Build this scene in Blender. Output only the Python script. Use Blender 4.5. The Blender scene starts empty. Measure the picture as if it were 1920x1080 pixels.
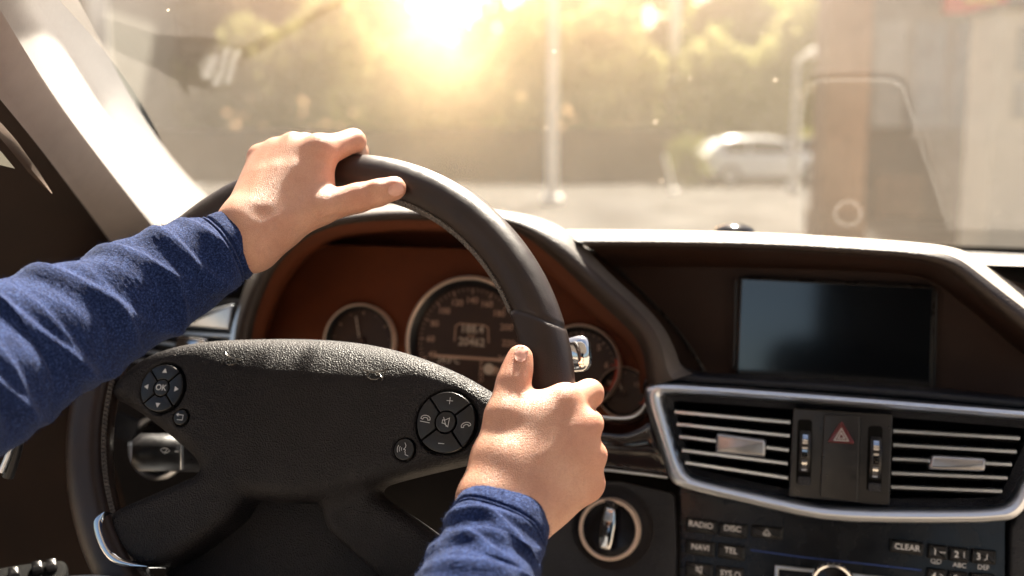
import bpy, bmesh, math, random
import numpy as np
from mathutils import Vector, Matrix
rad = math.radians
pi = math.pi
rng = np.random.default_rng(7)
random.seed(7)
SC = bpy.context.scene
COL = SC.collection
# ------------------------------------------------------------------ camera frame and car frame
FPX = 1867.0
PITCH = rad(-8.1)
CAM = np.array([0.0, 0.0, 1.2])
fw = np.array([0, math.cos(PITCH), math.sin(PITCH)])
up = np.array([0, -math.sin(PITCH), math.cos(PITCH)])
rt = np.array([1.0, 0, 0])
YAW = rad(16.55)
CF = np.array([math.sin(YAW), math.cos(YAW), 0.0])      # car forward
CR = np.array([math.cos(YAW), -math.sin(YAW), 0.0])     # car right
UZ = np.array([0, 0, 1.0])


def ray(px, py):
    return fw + rt * (px - 960) / FPX - up * (py - 540) / FPX


def P(px, py, d):                     # point at depth d along the view axis
    return CAM + ray(px, py) * d


def PF(px, py, F):                    # point on the car plane 'F metres ahead'
    w = ray(px, py)
    return CAM + w * (F / (w @ CF))


def PG(px, y, z=0.0):                 # point on a horizontal plane at distance y
    return np.array([(px - 960) / FPX * y, y, z])


def unit(v):
    v = np.asarray(v, float)
    return v / np.linalg.norm(v)


class Plane:
    def __init__(s, o, n, u=None):
        s.o = np.asarray(o, float); s.n = unit(n)
        if u is None:
            u = np.cross(UZ, s.n)
        u = np.asarray(u, float)
        s.u = unit(u - s.n * (u @ s.n)); s.v = np.cross(s.n, s.u)

    def ab(s, px, py, h=0.0):
        w = ray(px, py)
        t = ((s.o + s.n * h - CAM) @ s.n) / (w @ s.n)
        q = CAM + w * t - s.o
        return np.array([q @ s.u, q @ s.v])

    def w(s, a, b, h=0.0):
        return s.o + s.u * a + s.v * b + s.n * h

    def pt(s, px, py, h=0.0):
        a = s.ab(px, py, h)
        return s.w(a[0], a[1], h)

    def poly(s, pts, h=0.0):
        return np.array([s.ab(x, y, h) for x, y in pts])


# steering wheel plane (fitted to the rim)
WC = np.array([-0.14433933, 0.68223889, 1.01767909])
WP = Plane(WC, [-0.25987425, -0.87448816, 0.40955566], [0.9585689, -0.28486077, 0.0])
WR, Wr = 0.176, 0.0162

# ------------------------------------------------------------------ object helpers
ORG = {}


def tag(o, label=None, cat=None, group=None, kind=None):
    if label: o['label'] = label
    if cat: o['category'] = cat
    if group: o['group'] = group
    if kind: o['kind'] = kind
    return o


def empty(name, loc, label=None, cat=None, group=None):
    o = bpy.data.objects.new(name, None)
    o.empty_display_size = 0.05
    COL.objects.link(o)
    o.location = loc
    ORG[o.name] = np.asarray(loc, float)
    return tag(o, label, cat, group)


def mk(name, v, f, mats, parent=None, mi=None, smooth=True, ang=40, label=None, cat=None, group=None, kind=None, loc=None):
    v = np.asarray(v, float).reshape(-1, 3)
    if parent is not None:
        org = ORG[parent.name]
    else:
        org = np.asarray(loc if loc is not None else [v[:, 0].mean(), v[:, 1].mean(), v[:, 2].min()], float)
    me = bpy.data.meshes.new(name)
    me.from_pydata((v - org).tolist(), [], [list(map(int, q)) for q in f])
    if not isinstance(mats, (list, tuple)): mats = [mats]
    for m in mats: me.materials.append(m)
    if mi is not None: me.polygons.foreach_set('material_index', np.asarray(mi, np.int32))
    me.validate()
    if smooth:
        me.polygons.foreach_set('use_smooth', [True] * len(me.polygons))
        me.update()
        if ang is not None: me.set_sharp_from_angle(angle=rad(ang))
    me.update()
    o = bpy.data.objects.new(name, me)
    COL.objects.link(o)
    if parent is not None:
        o.parent = parent
    else:
        o.location = org
    ORG[o.name] = org
    return tag(o, label, cat, group, kind)


class MB:
    def __init__(s):
        s.v = []; s.f = []; s.m = []; s.n = 0

    def add(s, vf, m=0):
        v, f = vf
        v = np.asarray(v, float).reshape(-1, 3)
        s.v.append(v)
        for q in f:
            s.f.append([int(i) + s.n for i in q]); s.m.append(m)
        s.n += len(v)
        return s

    def build(s, name, mats, parent=None, **k):
        return mk(name, np.concatenate(s.v), s.f, mats, parent, mi=s.m, **k)


def loft(rows, cu=False, cv=False):
    rows = [np.asarray(r, float) for r in rows]
    n = len(rows[0]); R = len(rows)
    v = np.concatenate(rows); f = []
    for i in range(R if cv else R - 1):
        a = i * n; b = ((i + 1) % R) * n
        for j in range(n if cu else n - 1):
            k = (j + 1) % n
            f.append((a + j, a + k, b + k, b + j))
    return v, f


def resample(pts, n, closed=False):
    p = np.asarray(pts, float)
    if closed: p = np.vstack([p, p[:1]])
    d = np.r_[0, np.cumsum(np.linalg.norm(np.diff(p, axis=0), axis=1))]
    t = np.linspace(0, d[-1], n + 1)[:-1] if closed else np.linspace(0, d[-1], n)
    return np.stack([np.interp(t, d, p[:, k]) for k in range(p.shape[1])], 1)


def smooth_poly(pts, n, closed=False, it=2):
    p = np.asarray(pts, float)
    for _ in range(it):                 # Chaikin
        q = []
        L = len(p)
        rngi = range(L) if closed else range(L - 1)
        if not closed: q.append(p[0])
        for i in rngi:
            a, b = p[i], p[(i + 1) % L]
            q += [a * .75 + b * .25, a * .25 + b * .75]
        if not closed: q.append(p[-1])
        p = np.array(q)
    return resample(p, n, closed)


def tube(path, rs, n=12, cap=True, sq=1.0, upv=None):
    path = np.asarray(path, float); m = len(path)
    rs = np.broadcast_to(np.asarray(rs, float), (m,))
    rows = []
    ref = np.asarray(upv if upv is not None else [0.13, 0.21, 0.97], float)
    for i in range(m):
        t = unit(path[min(i + 1, m - 1)] - path[max(i - 1, 0)])
        a = ref - t * (ref @ t)
        if np.linalg.norm(a) < 1e-3: a = np.array([1.0, 0, 0]) - t * t[0]
        a = unit(a); b = np.cross(t, a); ref = a if upv is None else ref
        th = np.linspace(0, 2 * np.pi, n, endpoint=False)
        rows.append(path[i] + rs[i] * (np.cos(th)[:, None] * a + sq * np.sin(th)[:, None] * b))
    v, f = loft(rows, cu=True)
    if cap:
        f = list(f) + [tuple(range(n))[::-1], tuple(range((m - 1) * n, m * n))]
    return v, f


def box(c, hx, hy, hz, ax=None):
    ax = ax or (np.array([1., 0, 0]), np.array([0, 1., 0]), UZ)
    v = [np.asarray(c) + ax[0] * hx * i + ax[1] * hy * j + ax[2] * hz * k for i in (-1, 1) for j in (-1, 1) for k in (-1, 1)]
    return np.array(v), [(0, 1, 3, 2), (4, 6, 7, 5), (0, 4, 5, 1), (2, 3, 7, 6), (0, 2, 6, 4), (1, 5, 7, 3)]


def bx(x0, x1, y0, y1, z0, z1):
    return box([(x0 + x1) / 2, (y0 + y1) / 2, (z0 + z1) / 2], (x1 - x0) / 2, (y1 - y0) / 2, (z1 - z0) / 2)


def area2(p):
    x, y = p[:, 0], p[:, 1]
    return .5 * np.sum(x * np.roll(y, -1) - y * np.roll(x, -1))


def inset(p, d):
    p = np.asarray(p, float)
    a = p - np.roll(p, 1, 0); b = np.roll(p, -1, 0) - p
    a /= np.linalg.norm(a, axis=1)[:, None] + 1e-12; b /= np.linalg.norm(b, axis=1)[:, None] + 1e-12
    na = np.stack([-a[:, 1], a[:, 0]], 1); nb = np.stack([-b[:, 1], b[:, 0]], 1)
    n = na + nb
    n /= np.maximum(np.sum(n * nb, 1), .35)[:, None]
    return p + n * d                     # inward for counter-clockwise outlines


def plate(out, pl, h0, h1, bev=0.0008, steps=3, bottom=False):
    p = np.asarray(out, float)
    if area2(p) < 0: p = p[::-1]
    rings = [(p, h0)]
    if bev > 0:
        for k in range(steps + 1):
            a = k / steps * math.pi / 2
            rings.append((inset(p, bev * (1 - math.cos(a))), h1 - bev + bev * math.sin(a)))
    else:
        rings.append((p, h1))
    n = len(p)
    v = np.concatenate([[pl.w(a, b, h) for a, b in q] for q, h in rings])
    f = []
    for i in range(len(rings) - 1):
        for j in range(n):
            k = (j + 1) % n
            f.append((i * n + j, i * n + k, (i + 1) * n + k, (i + 1) * n + j))
    f.append(tuple(range((len(rings) - 1) * n, len(rings) * n)))
    if bottom: f.append(tuple(range(n))[::-1])
    return v, f


def circ(c, r, n=48, ry=None, a0=0, a1=2 * math.pi, full=True):
    t = np.linspace(a0, a1, n, endpoint=not full)
    return np.stack([c[0] + r * np.cos(t), c[1] + (ry or r) * np.sin(t)], 1)


def rrect(x0, y0, x1, y1, r, n=5):
    pts = []
    for cx, cy, a in ((x1 - r, y1 - r, 0), (x0 + r, y1 - r, 90), (x0 + r, y0 + r, 180), (x1 - r, y0 + r, 270)):
        for k in range(n + 1):
            t = rad(a + 90 * k / n); pts.append((cx + r * math.cos(t), cy + r * math.sin(t)))
    return np.array(pts)


def rquad(q, r, n=5):
    """round the corners of any polygon"""
    q = np.asarray(q, float); L = len(q); out = []
    for i in range(L):
        p, a, b = q[i], q[i - 1], q[(i + 1) % L]
        da, db = unit(a - p), unit(b - p)
        rr = min(r, .45 * np.linalg.norm(a - p), .45 * np.linalg.norm(b - p))
        s, e = p + da * rr, p + db * rr
        for k in range(n + 1):
            t = k / n
            out.append(s * (1 - t) ** 2 + 2 * p * t * (1 - t) + e * t * t)
    return np.array(out)


def lathe(prof, pl, c=(0, 0), n=48, ry=1.0):
    """prof: (radius, height) pairs, revolved about the plane normal at c"""
    t = np.linspace(0, 2 * np.pi, n, endpoint=False)
    rows = [[pl.w(c[0] + r * math.cos(a), c[1] + ry * r * math.sin(a), h) for a in t] for r, h in prof]
    return loft(rows, cu=True)


def ribbon(pts, wd, pl, h, closed=False, tip=None):
    p = np.asarray(pts, float)
    if closed:
        a = p - np.roll(p, 1, 0); b = np.roll(p, -1, 0) - p
    else:
        d = np.diff(p, axis=0); a = np.vstack([d[:1], d]); b = np.vstack([d, d[-1:]])
    a = a / (np.linalg.norm(a, axis=1)[:, None] + 1e-12); b = b / (np.linalg.norm(b, axis=1)[:, None] + 1e-12)
    na = np.stack([-a[:, 1], a[:, 0]], 1); nb = np.stack([-b[:, 1], b[:, 0]], 1)
    n = na + nb; n /= np.maximum(np.sum(n * nb, 1), .4)[:, None]
    L = p + n * wd / 2; R = p - n * wd / 2
    m = len(p)
    v = [pl.w(x, y, h) for x, y in L] + [pl.w(x, y, h) for x, y in R]
    f = []
    for i in range(m if closed else m - 1):
        k = (i + 1) % m
        f.append((i, m + i, m + k, k))
    return np.array(v), f


_tc = {}


def text2d(s, size, align='CENTER', bold=0.0):
    key = (s, bold)
    if key not in _tc:
        cu = bpy.data.curves.new('t', 'FONT'); cu.body = s; cu.size = 1.0
        cu.align_x = 'CENTER'; cu.align_y = 'CENTER'; cu.offset = bold
        cu.resolution_u = 3
        ob = bpy.data.objects.new('t', cu); COL.objects.link(ob)
        bpy.context.view_layer.update()
        me = ob.evaluated_get(bpy.context.evaluated_depsgraph_get()).to_mesh()
        v = np.array([(q.co.x, q.co.y) for q in me.vertices]).reshape(-1, 2); f = [tuple(q.vertices) for q in me.polygons]
        _tc[key] = (v, f)
        bpy.data.objects.remove(ob); bpy.data.curves.remove(cu)
    v, f = _tc[key]
    return v * size, f


def text(s, size, pl, c, h, u=None, bold=0.0, sx=1.0):
    v, f = text2d(s, size, bold=bold)
    if u is None: u = np.array([1.0, 0])
    u = unit(u); w = np.array([-u[1], u[0]])
    q = np.asarray(c) + v[:, :1] * sx * u + v[:, 1:] * w
    return np.array([pl.w(a, b, h) for a, b in q]), f


# ------------------------------------------------------------------ SDF modelling
def rc(X, a, b, ra, rb):
    a = np.asarray(a, np.float32); b = np.asarray(b, np.float32)
    ab = b - a; pa = X - a
    t = np.clip((pa @ ab) / max(float(ab @ ab), 1e-12), 0, 1)
    return np.linalg.norm(pa - t[..., None] * ab, axis=-1) - (ra + (rb - ra) * t)


def smin(a, b, k):
    h = np.clip(.5 + .5 * (b - a) / k, 0, 1)
    return b * (1 - h) + a * h - k * h * (1 - h)


def smax(a, b, k):
    return -smin(-a, -b, k)


class Grid:
    def __init__(s, lo, hi, h):
        s.lo = np.asarray(lo, np.float32); s.h = h
        s.n = np.ceil((np.asarray(hi) - s.lo) / h).astype(int) + 1
        ax = [s.lo[k] + h * np.arange(s.n[k], dtype=np.float32) for k in range(3)]
        s.X = np.stack(np.meshgrid(*ax, indexing='ij'), -1)
        s.D = np.full(s.n, 1.0, np.float32)

    def sl(s, pts, m):
        pts = np.asarray(pts)
        a = np.maximum(np.floor((pts.min(0) - m - s.lo) / s.h).astype(int), 0)
        b = np.minimum(np.ceil((pts.max(0) + m - s.lo) / s.h).astype(int) + 1, s.n)
        return tuple(slice(i, j) for i, j in zip(a, b))

    def cone(s, a, b, ra, rb, k=.004, D=None, sub=False):
        D = s.D if D is None else D
        q = s.sl(np.array([a, b]), max(ra, rb) + 2.5 * k + .004)
        d = rc(s.X[q], a, b, ra, rb)
        D[q] = smax(D[q], -d, k) if sub else smin(D[q], d, k)


def surface_nets(D, lo, h, smooth=0):
    S = D < 0
    nx, ny, nz = D.shape
    c = np.zeros((nx - 1, ny - 1, nz - 1), np.int8)
    for i in (0, 1):
        for j in (0, 1):
            for k in (0, 1):
                c += S[i:nx - 1 + i, j:ny - 1 + j, k:nz - 1 + k]
    act = (c > 0) & (c < 8)
    idx = np.full(act.shape, -1, np.int64); ii = np.argwhere(act); idx[act] = np.arange(len(ii))
    acc = np.zeros((len(ii), 3)); cnt = np.zeros(len(ii))
    cor = [(i, j, k) for i in (0, 1) for j in (0, 1) for k in (0, 1)]
    for a in cor:
        for b in cor:
            if sum(abs(np.subtract(a, b))) == 1 and a < b:
                ia = ii + a; ib = ii + b
                da = D[ia[:, 0], ia[:, 1], ia[:, 2]]; db = D[ib[:, 0], ib[:, 1], ib[:, 2]]
                m = (da < 0) != (db < 0)
                t = np.where(m, da / np.where(m, da - db, 1), 0)
                acc[m] += (np.array(a) + t[:, None] * (np.array(b) - np.array(a)))[m]; cnt[m] += 1
    V = (ii + acc / cnt[:, None]) * h + np.asarray(lo)
    F = []
    for ax in range(3):
        a1, a2 = (ax + 1) % 3, (ax + 2) % 3
        sl0 = [slice(1, None)] * 3; sl1 = [slice(1, None)] * 3
        sl0[ax] = slice(0, -1); sl1[ax] = slice(1, None)
        A = S[tuple(slice(0, D.shape[k] - 1) if k == ax else slice(1, D.shape[k] - 1) for k in range(3))]
        B = S[tuple(slice(1, D.shape[k]) if k == ax else slice(1, D.shape[k] - 1) for k in range(3))]
        e = np.argwhere(A != B)
        if len(e) == 0: continue
        sg = A[e[:, 0], e[:, 1], e[:, 2]]
        base = e.copy(); base[:, a1] += 1; base[:, a2] += 1   # grid vertex index of the edge's start
        def cell(o1, o2):
            q = base.copy(); q[:, a1] -= o1; q[:, a2] -= o2
            return idx[q[:, 0], q[:, 1], q[:, 2]]
        q = np.stack([cell(1, 1), cell(0, 1), cell(0, 0), cell(1, 0)], 1)
        q[~sg] = q[~sg][:, ::-1]
        F.append(q)
    F = np.concatenate(F); F = F[(F >= 0).all(1)]
    if smooth:
        E = np.concatenate([F[:, [i, (i + 1) % 4]] for i in range(4)])
        deg = np.bincount(E.ravel(), minlength=len(V)).astype(float)
        for it in range(smooth):
            for lam in (.5, -.52) if smooth > 4 else (.5,):
                s = np.zeros_like(V)
                for k in range(3):
                    s[:, k] = np.bincount(E[:, 0], V[E[:, 1], k], len(V)) + np.bincount(E[:, 1], V[E[:, 0], k], len(V))
                V = V + lam * (s / deg[:, None] - V)
    return V, F


def sd_poly(Q, poly):
    """signed distance to a closed polygon, Q (...,2)"""
    p = np.asarray(poly, np.float32); Q = Q.astype(np.float32)
    d = np.full(Q.shape[:-1], 1e9, np.float32); ins = np.zeros(Q.shape[:-1], bool)
    for i in range(len(p)):
        a, b = p[i], p[(i + 1) % len(p)]
        e = b - a; w = Q - a
        t = np.clip((w @ e) / max(float(e @ e), 1e-12), 0, 1)
        d = np.minimum(d, ((w - t[..., None] * e) ** 2).sum(-1))
        c = (a[1] > Q[..., 1]) != (b[1] > Q[..., 1])
        xx = (b[0] - a[0]) * (Q[..., 1] - a[1]) / (e[1] if abs(e[1]) > 1e-9 else 1e-9) + a[0]
        ins ^= c & (Q[..., 0] < xx)
    return np.where(ins, -1, 1) * np.sqrt(d)


# ------------------------------------------------------------------ materials
def nt(name):
    m = bpy.data.materials.new(name); m.use_nodes = True
    t = m.node_tree; t.nodes.clear()
    return m, t


class N:
    """tiny node helper"""
    def __init__(s, t): s.t = t

    def __call__(s, typ, ins=None, **props):
        n = s.t.nodes.new(typ)
        for k, v in props.items(): setattr(n, k, v)
        for k, v in (ins or {}).items():
            sk = n.inputs[k]
            if isinstance(v, bpy.types.NodeSocket): s.t.links.new(v, sk)
            elif isinstance(v, (tuple, list)) and len(v) == 3 and sk.type == 'RGBA': sk.default_value = (*v, 1)
            else: sk.default_value = v
        return n

    def ramp(s, fac, stops):
        n = s('ShaderNodeValToRGB', {'Fac': fac})
        e = n.color_ramp.elements
        while len(e) < len(stops): e.new(.5)
        for q, (p, c) in zip(e, stops):
            q.position = p; q.color = (*c, 1) if len(c) == 3 else c
        return n.outputs['Color']


def mat(name, col, rough=.5, metal=0, var=0.0, vscale=30, bump=0.0, bscale=400, btype='NOISE', spec=.5, coat=0, sheen=0,
        sss=0, rvar=0.0, col2=None, dust=0.0):
    m, t = nt(name); n = N(t)
    co = n('ShaderNodeTexCoord').outputs['Object']
    ins = {'Roughness': rough, 'Metallic': metal, 'Specular IOR Level': spec, 'Coat Weight': coat, 'Coat Roughness': .08, 'Sheen Weight': sheen}
    p = n('ShaderNodeBsdfPrincipled', ins)
    base = None
    if var > 0 or col2:
        z = n('ShaderNodeTexNoise', {'Vector': co, 'Scale': vscale, 'Detail': 5, 'Roughness': .6}).outputs['Fac']
        c2 = col2 or tuple(min(1, c * (1 + var)) for c in col); c1 = col if col2 else tuple(c * (1 - var) for c in col)
        base = n.ramp(z, [(.3, c1), (.7, c2)])
        if dust > 0:
            dz = n('ShaderNodeTexNoise', {'Vector': co, 'Scale': 900, 'Detail': 2}).outputs['Fac']
            dm = n.ramp(dz, [(.70, (0, 0, 0)), (.76, (dust,) * 3)])
            mx = n('ShaderNodeMix', {'Factor': dm, 'A': base, 'B': (.55, .5, .45)}, data_type='RGBA') if False else None
        t.links.new(base, p.inputs['Base Color'])
    else:
        p.inputs['Base Color'].default_value = (*col, 1)
    if rvar > 0:
        z = n('ShaderNodeTexNoise', {'Vector': co, 'Scale': vscale * 1.7, 'Detail': 4}).outputs['Fac']
        r = n('ShaderNodeMapRange', {'Value': z, 'From Min': .3, 'From Max': .7, 'To Min': max(0, rough - rvar), 'To Max': rough + rvar})
        t.links.new(r.outputs[0], p.inputs['Roughness'])
    if bump > 0:
        if btype == 'LEATHER':
            vo = n('ShaderNodeTexVoronoi', {'Vector': co, 'Scale': bscale}, feature='DISTANCE_TO_EDGE')
            h = n.ramp(vo.outputs['Distance'], [(0, (0, 0, 0)), (.25, (1, 1, 1))])
        elif btype == 'GRAIN':
            w = n('ShaderNodeTexNoise', {'Vector': co, 'Scale': bscale * .5, 'Detail': 1})
            mx = n('ShaderNodeVectorMath', {0: co, 1: w.outputs['Color']}, operation='MULTIPLY_ADD'); mx.inputs[1].default_value = (1, 1, 1)
            vo = n('ShaderNodeTexVoronoi', {'Vector': co, 'Scale': bscale, 'Randomness': 1.0}, feature='SMOOTH_F1')
            h = vo.outputs['Distance']
        else:
            h = n('ShaderNodeTexNoise', {'Vector': co, 'Scale': bscale, 'Detail': 4, 'Roughness': .6}).outputs['Fac']
        b = n('ShaderNodeBump', {'Height': h, 'Strength': bump, 'Distance': .001})
        t.links.new(b.outputs[0], p.inputs['Normal'])
    if sss > 0:
        p.inputs['Subsurface Weight'].default_value = sss
        p.inputs['Subsurface Radius'].default_value = (1, .35, .15)
        p.inputs['Subsurface Scale'].default_value = .006
    o = n('ShaderNodeOutputMaterial', {'Surface': p.outputs[0]})
    return m
# ------------------------------------------------------------------ materials of the cabin
M = {}
M['leather'] = mat('rim_leather', (.022, .012, .009), .38, var=.25, vscale=60, bump=.16, bscale=900, btype='LEATHER', rvar=.07)
M['stitch'] = mat('stitch_thread', (.12, .105, .095), .55, bump=.3, bscale=3000)
M['grain'] = mat('grained_plastic', (.0125, .0105, .0115), .52, var=.2, vscale=45, bump=.85, bscale=1000, btype='GRAIN', rvar=.06, spec=.27)
M['satin'] = mat('satin_black', (.012, .011, .012), .35, var=.2, vscale=80, bump=.12, bscale=900, rvar=.08)
M['button'] = mat('button_black', (.010, .010, .011), .34, bump=.15, bscale=1600)
M['gap'] = mat('gap_black', (.004, .004, .004), .8, spec=.1)
M['icon'] = mat('icon_print', (.62, .62, .62), .5)
M['chrome'] = mat('chrome', (.80, .80, .80), .09, metal=1, rvar=.04, vscale=70)
M['silver'] = mat('satin_silver', (.66, .70, .76), .31, metal=1, rvar=.03, vscale=20)
M['lit'] = mat('lit_top', (.36, .32, .28), .6, var=.12, vscale=50, bump=.5, bscale=900, btype='GRAIN')  # paler than the lip: sunlight on the top put into the colour
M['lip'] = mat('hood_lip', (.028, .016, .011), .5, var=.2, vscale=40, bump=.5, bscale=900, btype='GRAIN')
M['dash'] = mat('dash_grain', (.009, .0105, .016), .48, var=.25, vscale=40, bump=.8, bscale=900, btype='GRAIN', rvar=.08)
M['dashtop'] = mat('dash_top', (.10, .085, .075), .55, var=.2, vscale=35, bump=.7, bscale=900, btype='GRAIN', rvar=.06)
M['hood'] = mat('hood_lining', (.14, .028, .002), .75, var=.18, vscale=18, bump=.3, bscale=900)  # orange of the sun flare put into the base colour
M['recess'] = mat('recess_lining', (.032, .009, .002), .62, var=.2, vscale=18, bump=.25, bscale=900)  # warm flare tint carried by the lining colour
M['dark'] = mat('cabin_dark', (.004, .003, .003), .9, spec=.1, var=.3, vscale=12, bump=.3, bscale=700)
M['piano'] = mat('piano_lacquer', (.012, .004, .003), .10, coat=.6, var=.5, vscale=14, rvar=.04)
M['gloss'] = mat('gloss_black', (.006, .005, .006), .16, rvar=.06, vscale=60)
M['panel'] = mat('radio_panel', (.007, .0072, .009), .26, rvar=.06, vscale=40, bump=.05, bscale=1200)
M['horn'] = mat('horn_emboss', (.10, .095, .09), .25, metal=.4)


def skin_mat():
    m, t = nt('skin'); n = N(t)
    co = n('ShaderNodeTexCoord').outputs['Object']
    z = n('ShaderNodeTexNoise', {'Vector': co, 'Scale': 38, 'Detail': 6, 'Roughness': .62}).outputs['Fac']
    c = n.ramp(z, [(.30, (.58, .305, .21)), (.5, (.65, .365, .255)), (.72, (.71, .425, .305))])
    z2 = n('ShaderNodeTexNoise', {'Vector': co, 'Scale': 1400, 'Detail': 2}).outputs['Fac']
    mott = n('ShaderNodeMix', {'Factor': n.ramp(z2, [(.35, (0, 0, 0)), (.75, (.35,) * 3)]), 'A': c, 'B': (.40, .15, .09)}, data_type='RGBA')
    mott.inputs[6].default_value = (0, 0, 0, 1)
    t.links.new(c, mott.inputs[6]); mott.inputs[7].default_value = (.42, .17, .10, 1)
    at_ = n('ShaderNodeAttribute', attribute_name='blush').outputs['Fac']
    bl = n('ShaderNodeMix', {'Factor': at_}, data_type='RGBA'); bl.inputs[0].default_value = 0
    t.links.new(at_, bl.inputs[0]); t.links.new(mott.outputs[2], bl.inputs[6]); bl.inputs[7].default_value = (.60, .21, .13, 1)
    vz = n('ShaderNodeTexNoise', {'Vector': co, 'Scale': 55, 'Detail': 2, 'Distortion': 1.2}).outputs['Fac']
    vr = n.ramp(vz, [(.47, (0, 0, 0)), (.5, (.16,) * 3), (.53, (0, 0, 0))])
    ve = n('ShaderNodeMix', data_type='RGBA'); t.links.new(vr, ve.inputs[0]); t.links.new(bl.outputs[2], ve.inputs[6]); ve.inputs[7].default_value = (.40, .24, .20, 1)
    p = n('ShaderNodeBsdfPrincipled', {'Roughness': .46, 'Subsurface Weight': .22, 'Subsurface Scale': .007, 'Specular IOR Level': .45})
    t.links.new(ve.outputs[2], p.inputs['Base Color'])
    p.inputs['Subsurface Radius'].default_value = (1, .33, .16)
    mp = n('ShaderNodeMapping', {'Vector': co, 'Scale': (1, 1.3, .8)})
    vo = n('ShaderNodeTexVoronoi', {'Vector': mp.outputs[0], 'Scale': 850}, feature='DISTANCE_TO_EDGE').outputs['Distance']
    n3 = n('ShaderNodeTexNoise', {'Vector': co, 'Scale': 260, 'Detail': 4, 'Roughness': .7}).outputs['Fac']
    ad = n('ShaderNodeMath', {0: n.ramp(vo, [(0, (0, 0, 0)), (.3, (1, 1, 1))]), 1: n3}, operation='ADD')
    b = n('ShaderNodeBump', {'Height': ad.outputs[0], 'Strength': .34, 'Distance': .0006})
    t.links.new(b.outputs[0], p.inputs['Normal'])
    n('ShaderNodeOutputMaterial', {'Surface': p.outputs[0]})
    return m


M['skin'] = skin_mat()
M['tab'] = mat('vent_tab_metal', (.42, .42, .44), .34, metal=1)
M['nail'] = mat('nail', (.76, .42, .34), .22, sss=.2, var=.06, vscale=200)


def fabric_mat():
    m, t = nt('navy_jersey'); n = N(t)
    co = n('ShaderNodeTexCoord').outputs['Object']
    a = n('ShaderNodeTexNoise', {'Vector': co, 'Scale': 800, 'Detail': 4, 'Roughness': .8}).outputs['Fac']
    b = n('ShaderNodeTexNoise', {'Vector': co, 'Scale': 130, 'Detail': 4, 'Roughness': .6}).outputs['Fac']
    c1 = n.ramp(a, [(.34, (.0025, .007, .034)), (.5, (.007, .021, .095)), (.66, (.055, .10, .27))])
    c2 = n.ramp(b, [(.3, (.75, .75, .8)), (.7, (1.15, 1.12, 1.1))])
    mx = n('ShaderNodeMix', {'Factor': 1.0}, data_type='RGBA', blend_type='MULTIPLY')
    t.links.new(c1, mx.inputs[6]); t.links.new(c2, mx.inputs[7]); mx.inputs[0].default_value = 1.0
    p = n('ShaderNodeBsdfPrincipled', {'Roughness': .85, 'Sheen Weight': .16, 'Sheen Roughness': .35, 'Specular IOR Level': .2})
    p.inputs['Sheen Tint'].default_value = (.75, .82, 1, 1)
    t.links.new(mx.outputs[2], p.inputs['Base Color'])
    h = n('ShaderNodeMath', {0: a, 1: b}, operation='ADD')
    bm = n('ShaderNodeBump', {'Height': h.outputs[0], 'Strength': .75, 'Distance': .0012})
    t.links.new(bm.outputs[0], p.inputs['Normal'])
    n('ShaderNodeOutputMaterial', {'Surface': p.outputs[0]})
    return m


M['jersey'] = fabric_mat()
M['denim'] = mat('grey_cotton', (.30, .31, .33), .85, var=.4, vscale=260, bump=.7, bscale=900, sheen=.3)

# ------------------------------------------------------------------ steering wheel
wheel = empty('steering_wheel', WC - WP.n * .05, 'dark leather four-spoke steering wheel held by two hands in front of the dashboard', 'steering wheel')


def rim_pt(th, h=0.0, dr=0.0):
    return WP.w((WR + dr) * math.cos(th), (WR + dr) * math.sin(th), h)


sm = WP.ab(1012, 592); TH_SEAM = math.atan2(sm[1], sm[0])
TH_SEAML = math.pi - TH_SEAM + .04


def build_rim():
    nth, ns = 720, 56
    rows = []
    for i in range(nth):
        th = 2 * math.pi * i / nth
        g = 0.0; lower = 0.0
        dd = th - TH_SEAM if th < math.pi else th - TH_SEAML
        row = []
        for j in range(ns):
            s = 2 * math.pi * j / ns                      # s=0 outward, s=90 deg toward the driver
            skew = .075 * (math.cos(s)) + .02 * math.sin(s)  # the joint runs obliquely round the rim
            q = (th - TH_SEAM) + skew if abs(th - TH_SEAM) < .4 else (TH_SEAML - th) + skew
            gr = math.exp(-(q / .0075) ** 2) * .0017
            low = 1 / (1 + math.exp(max(-60, min(60, q / .004)))) if abs(q) < .4 else (1.0 if (th < TH_SEAM or th > TH_SEAML) else 0.0)
            low *= 1 if (th < TH_SEAM + .3 or th > TH_SEAML - .3) else 0
            r1 = Wr * (1 + .02 * low); r2 = Wr * (.97 + .03 * low)
            e = 1 + .18 * low * math.exp(-((s - 2.35) / .35) ** 2)   # thumb ridge of the grip section
            r1 *= e; r2 *= e
            # leather seam valley on the inner side
            va = .0011 * math.exp(-((s - 2.75) / .055) ** 2)
            rr = 1 - (gr + va) / Wr
            row.append(rim_pt(th, r2 * rr * math.sin(s), r1 * rr * math.cos(s)))
        rows.append(row)
    v, f = loft(rows, cu=True, cv=True)
    mk('rim', v, f, M['leather'], wheel, ang=None)


build_rim()
# braided stitching along the inner side of the rim
sb = MB()
th = TH_SEAM + .06
ths = []
while th < TH_SEAM + 2 * math.pi - .35:
    ths.append(th); th += .0195
for k, th in enumerate(ths):
    for sg in (1, -1):
        s0, s1 = 2.75 - .17, 2.75 + .17
        pts = []
        for q in (0, .33, .66, 1):
            s = s0 + (s1 - s0) * q; R = Wr * 1.02 + .0007 * math.sin(q * math.pi)
            pts.append(rim_pt(th + sg * .0085 * (q - .5) * 2, R * .97 * math.sin(s), R * math.cos(s)))
        sb.add(tube(pts, [.0007, .00115, .00115, .0007], 6))
sb.build('stitching', M['stitch'], wheel)

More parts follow.
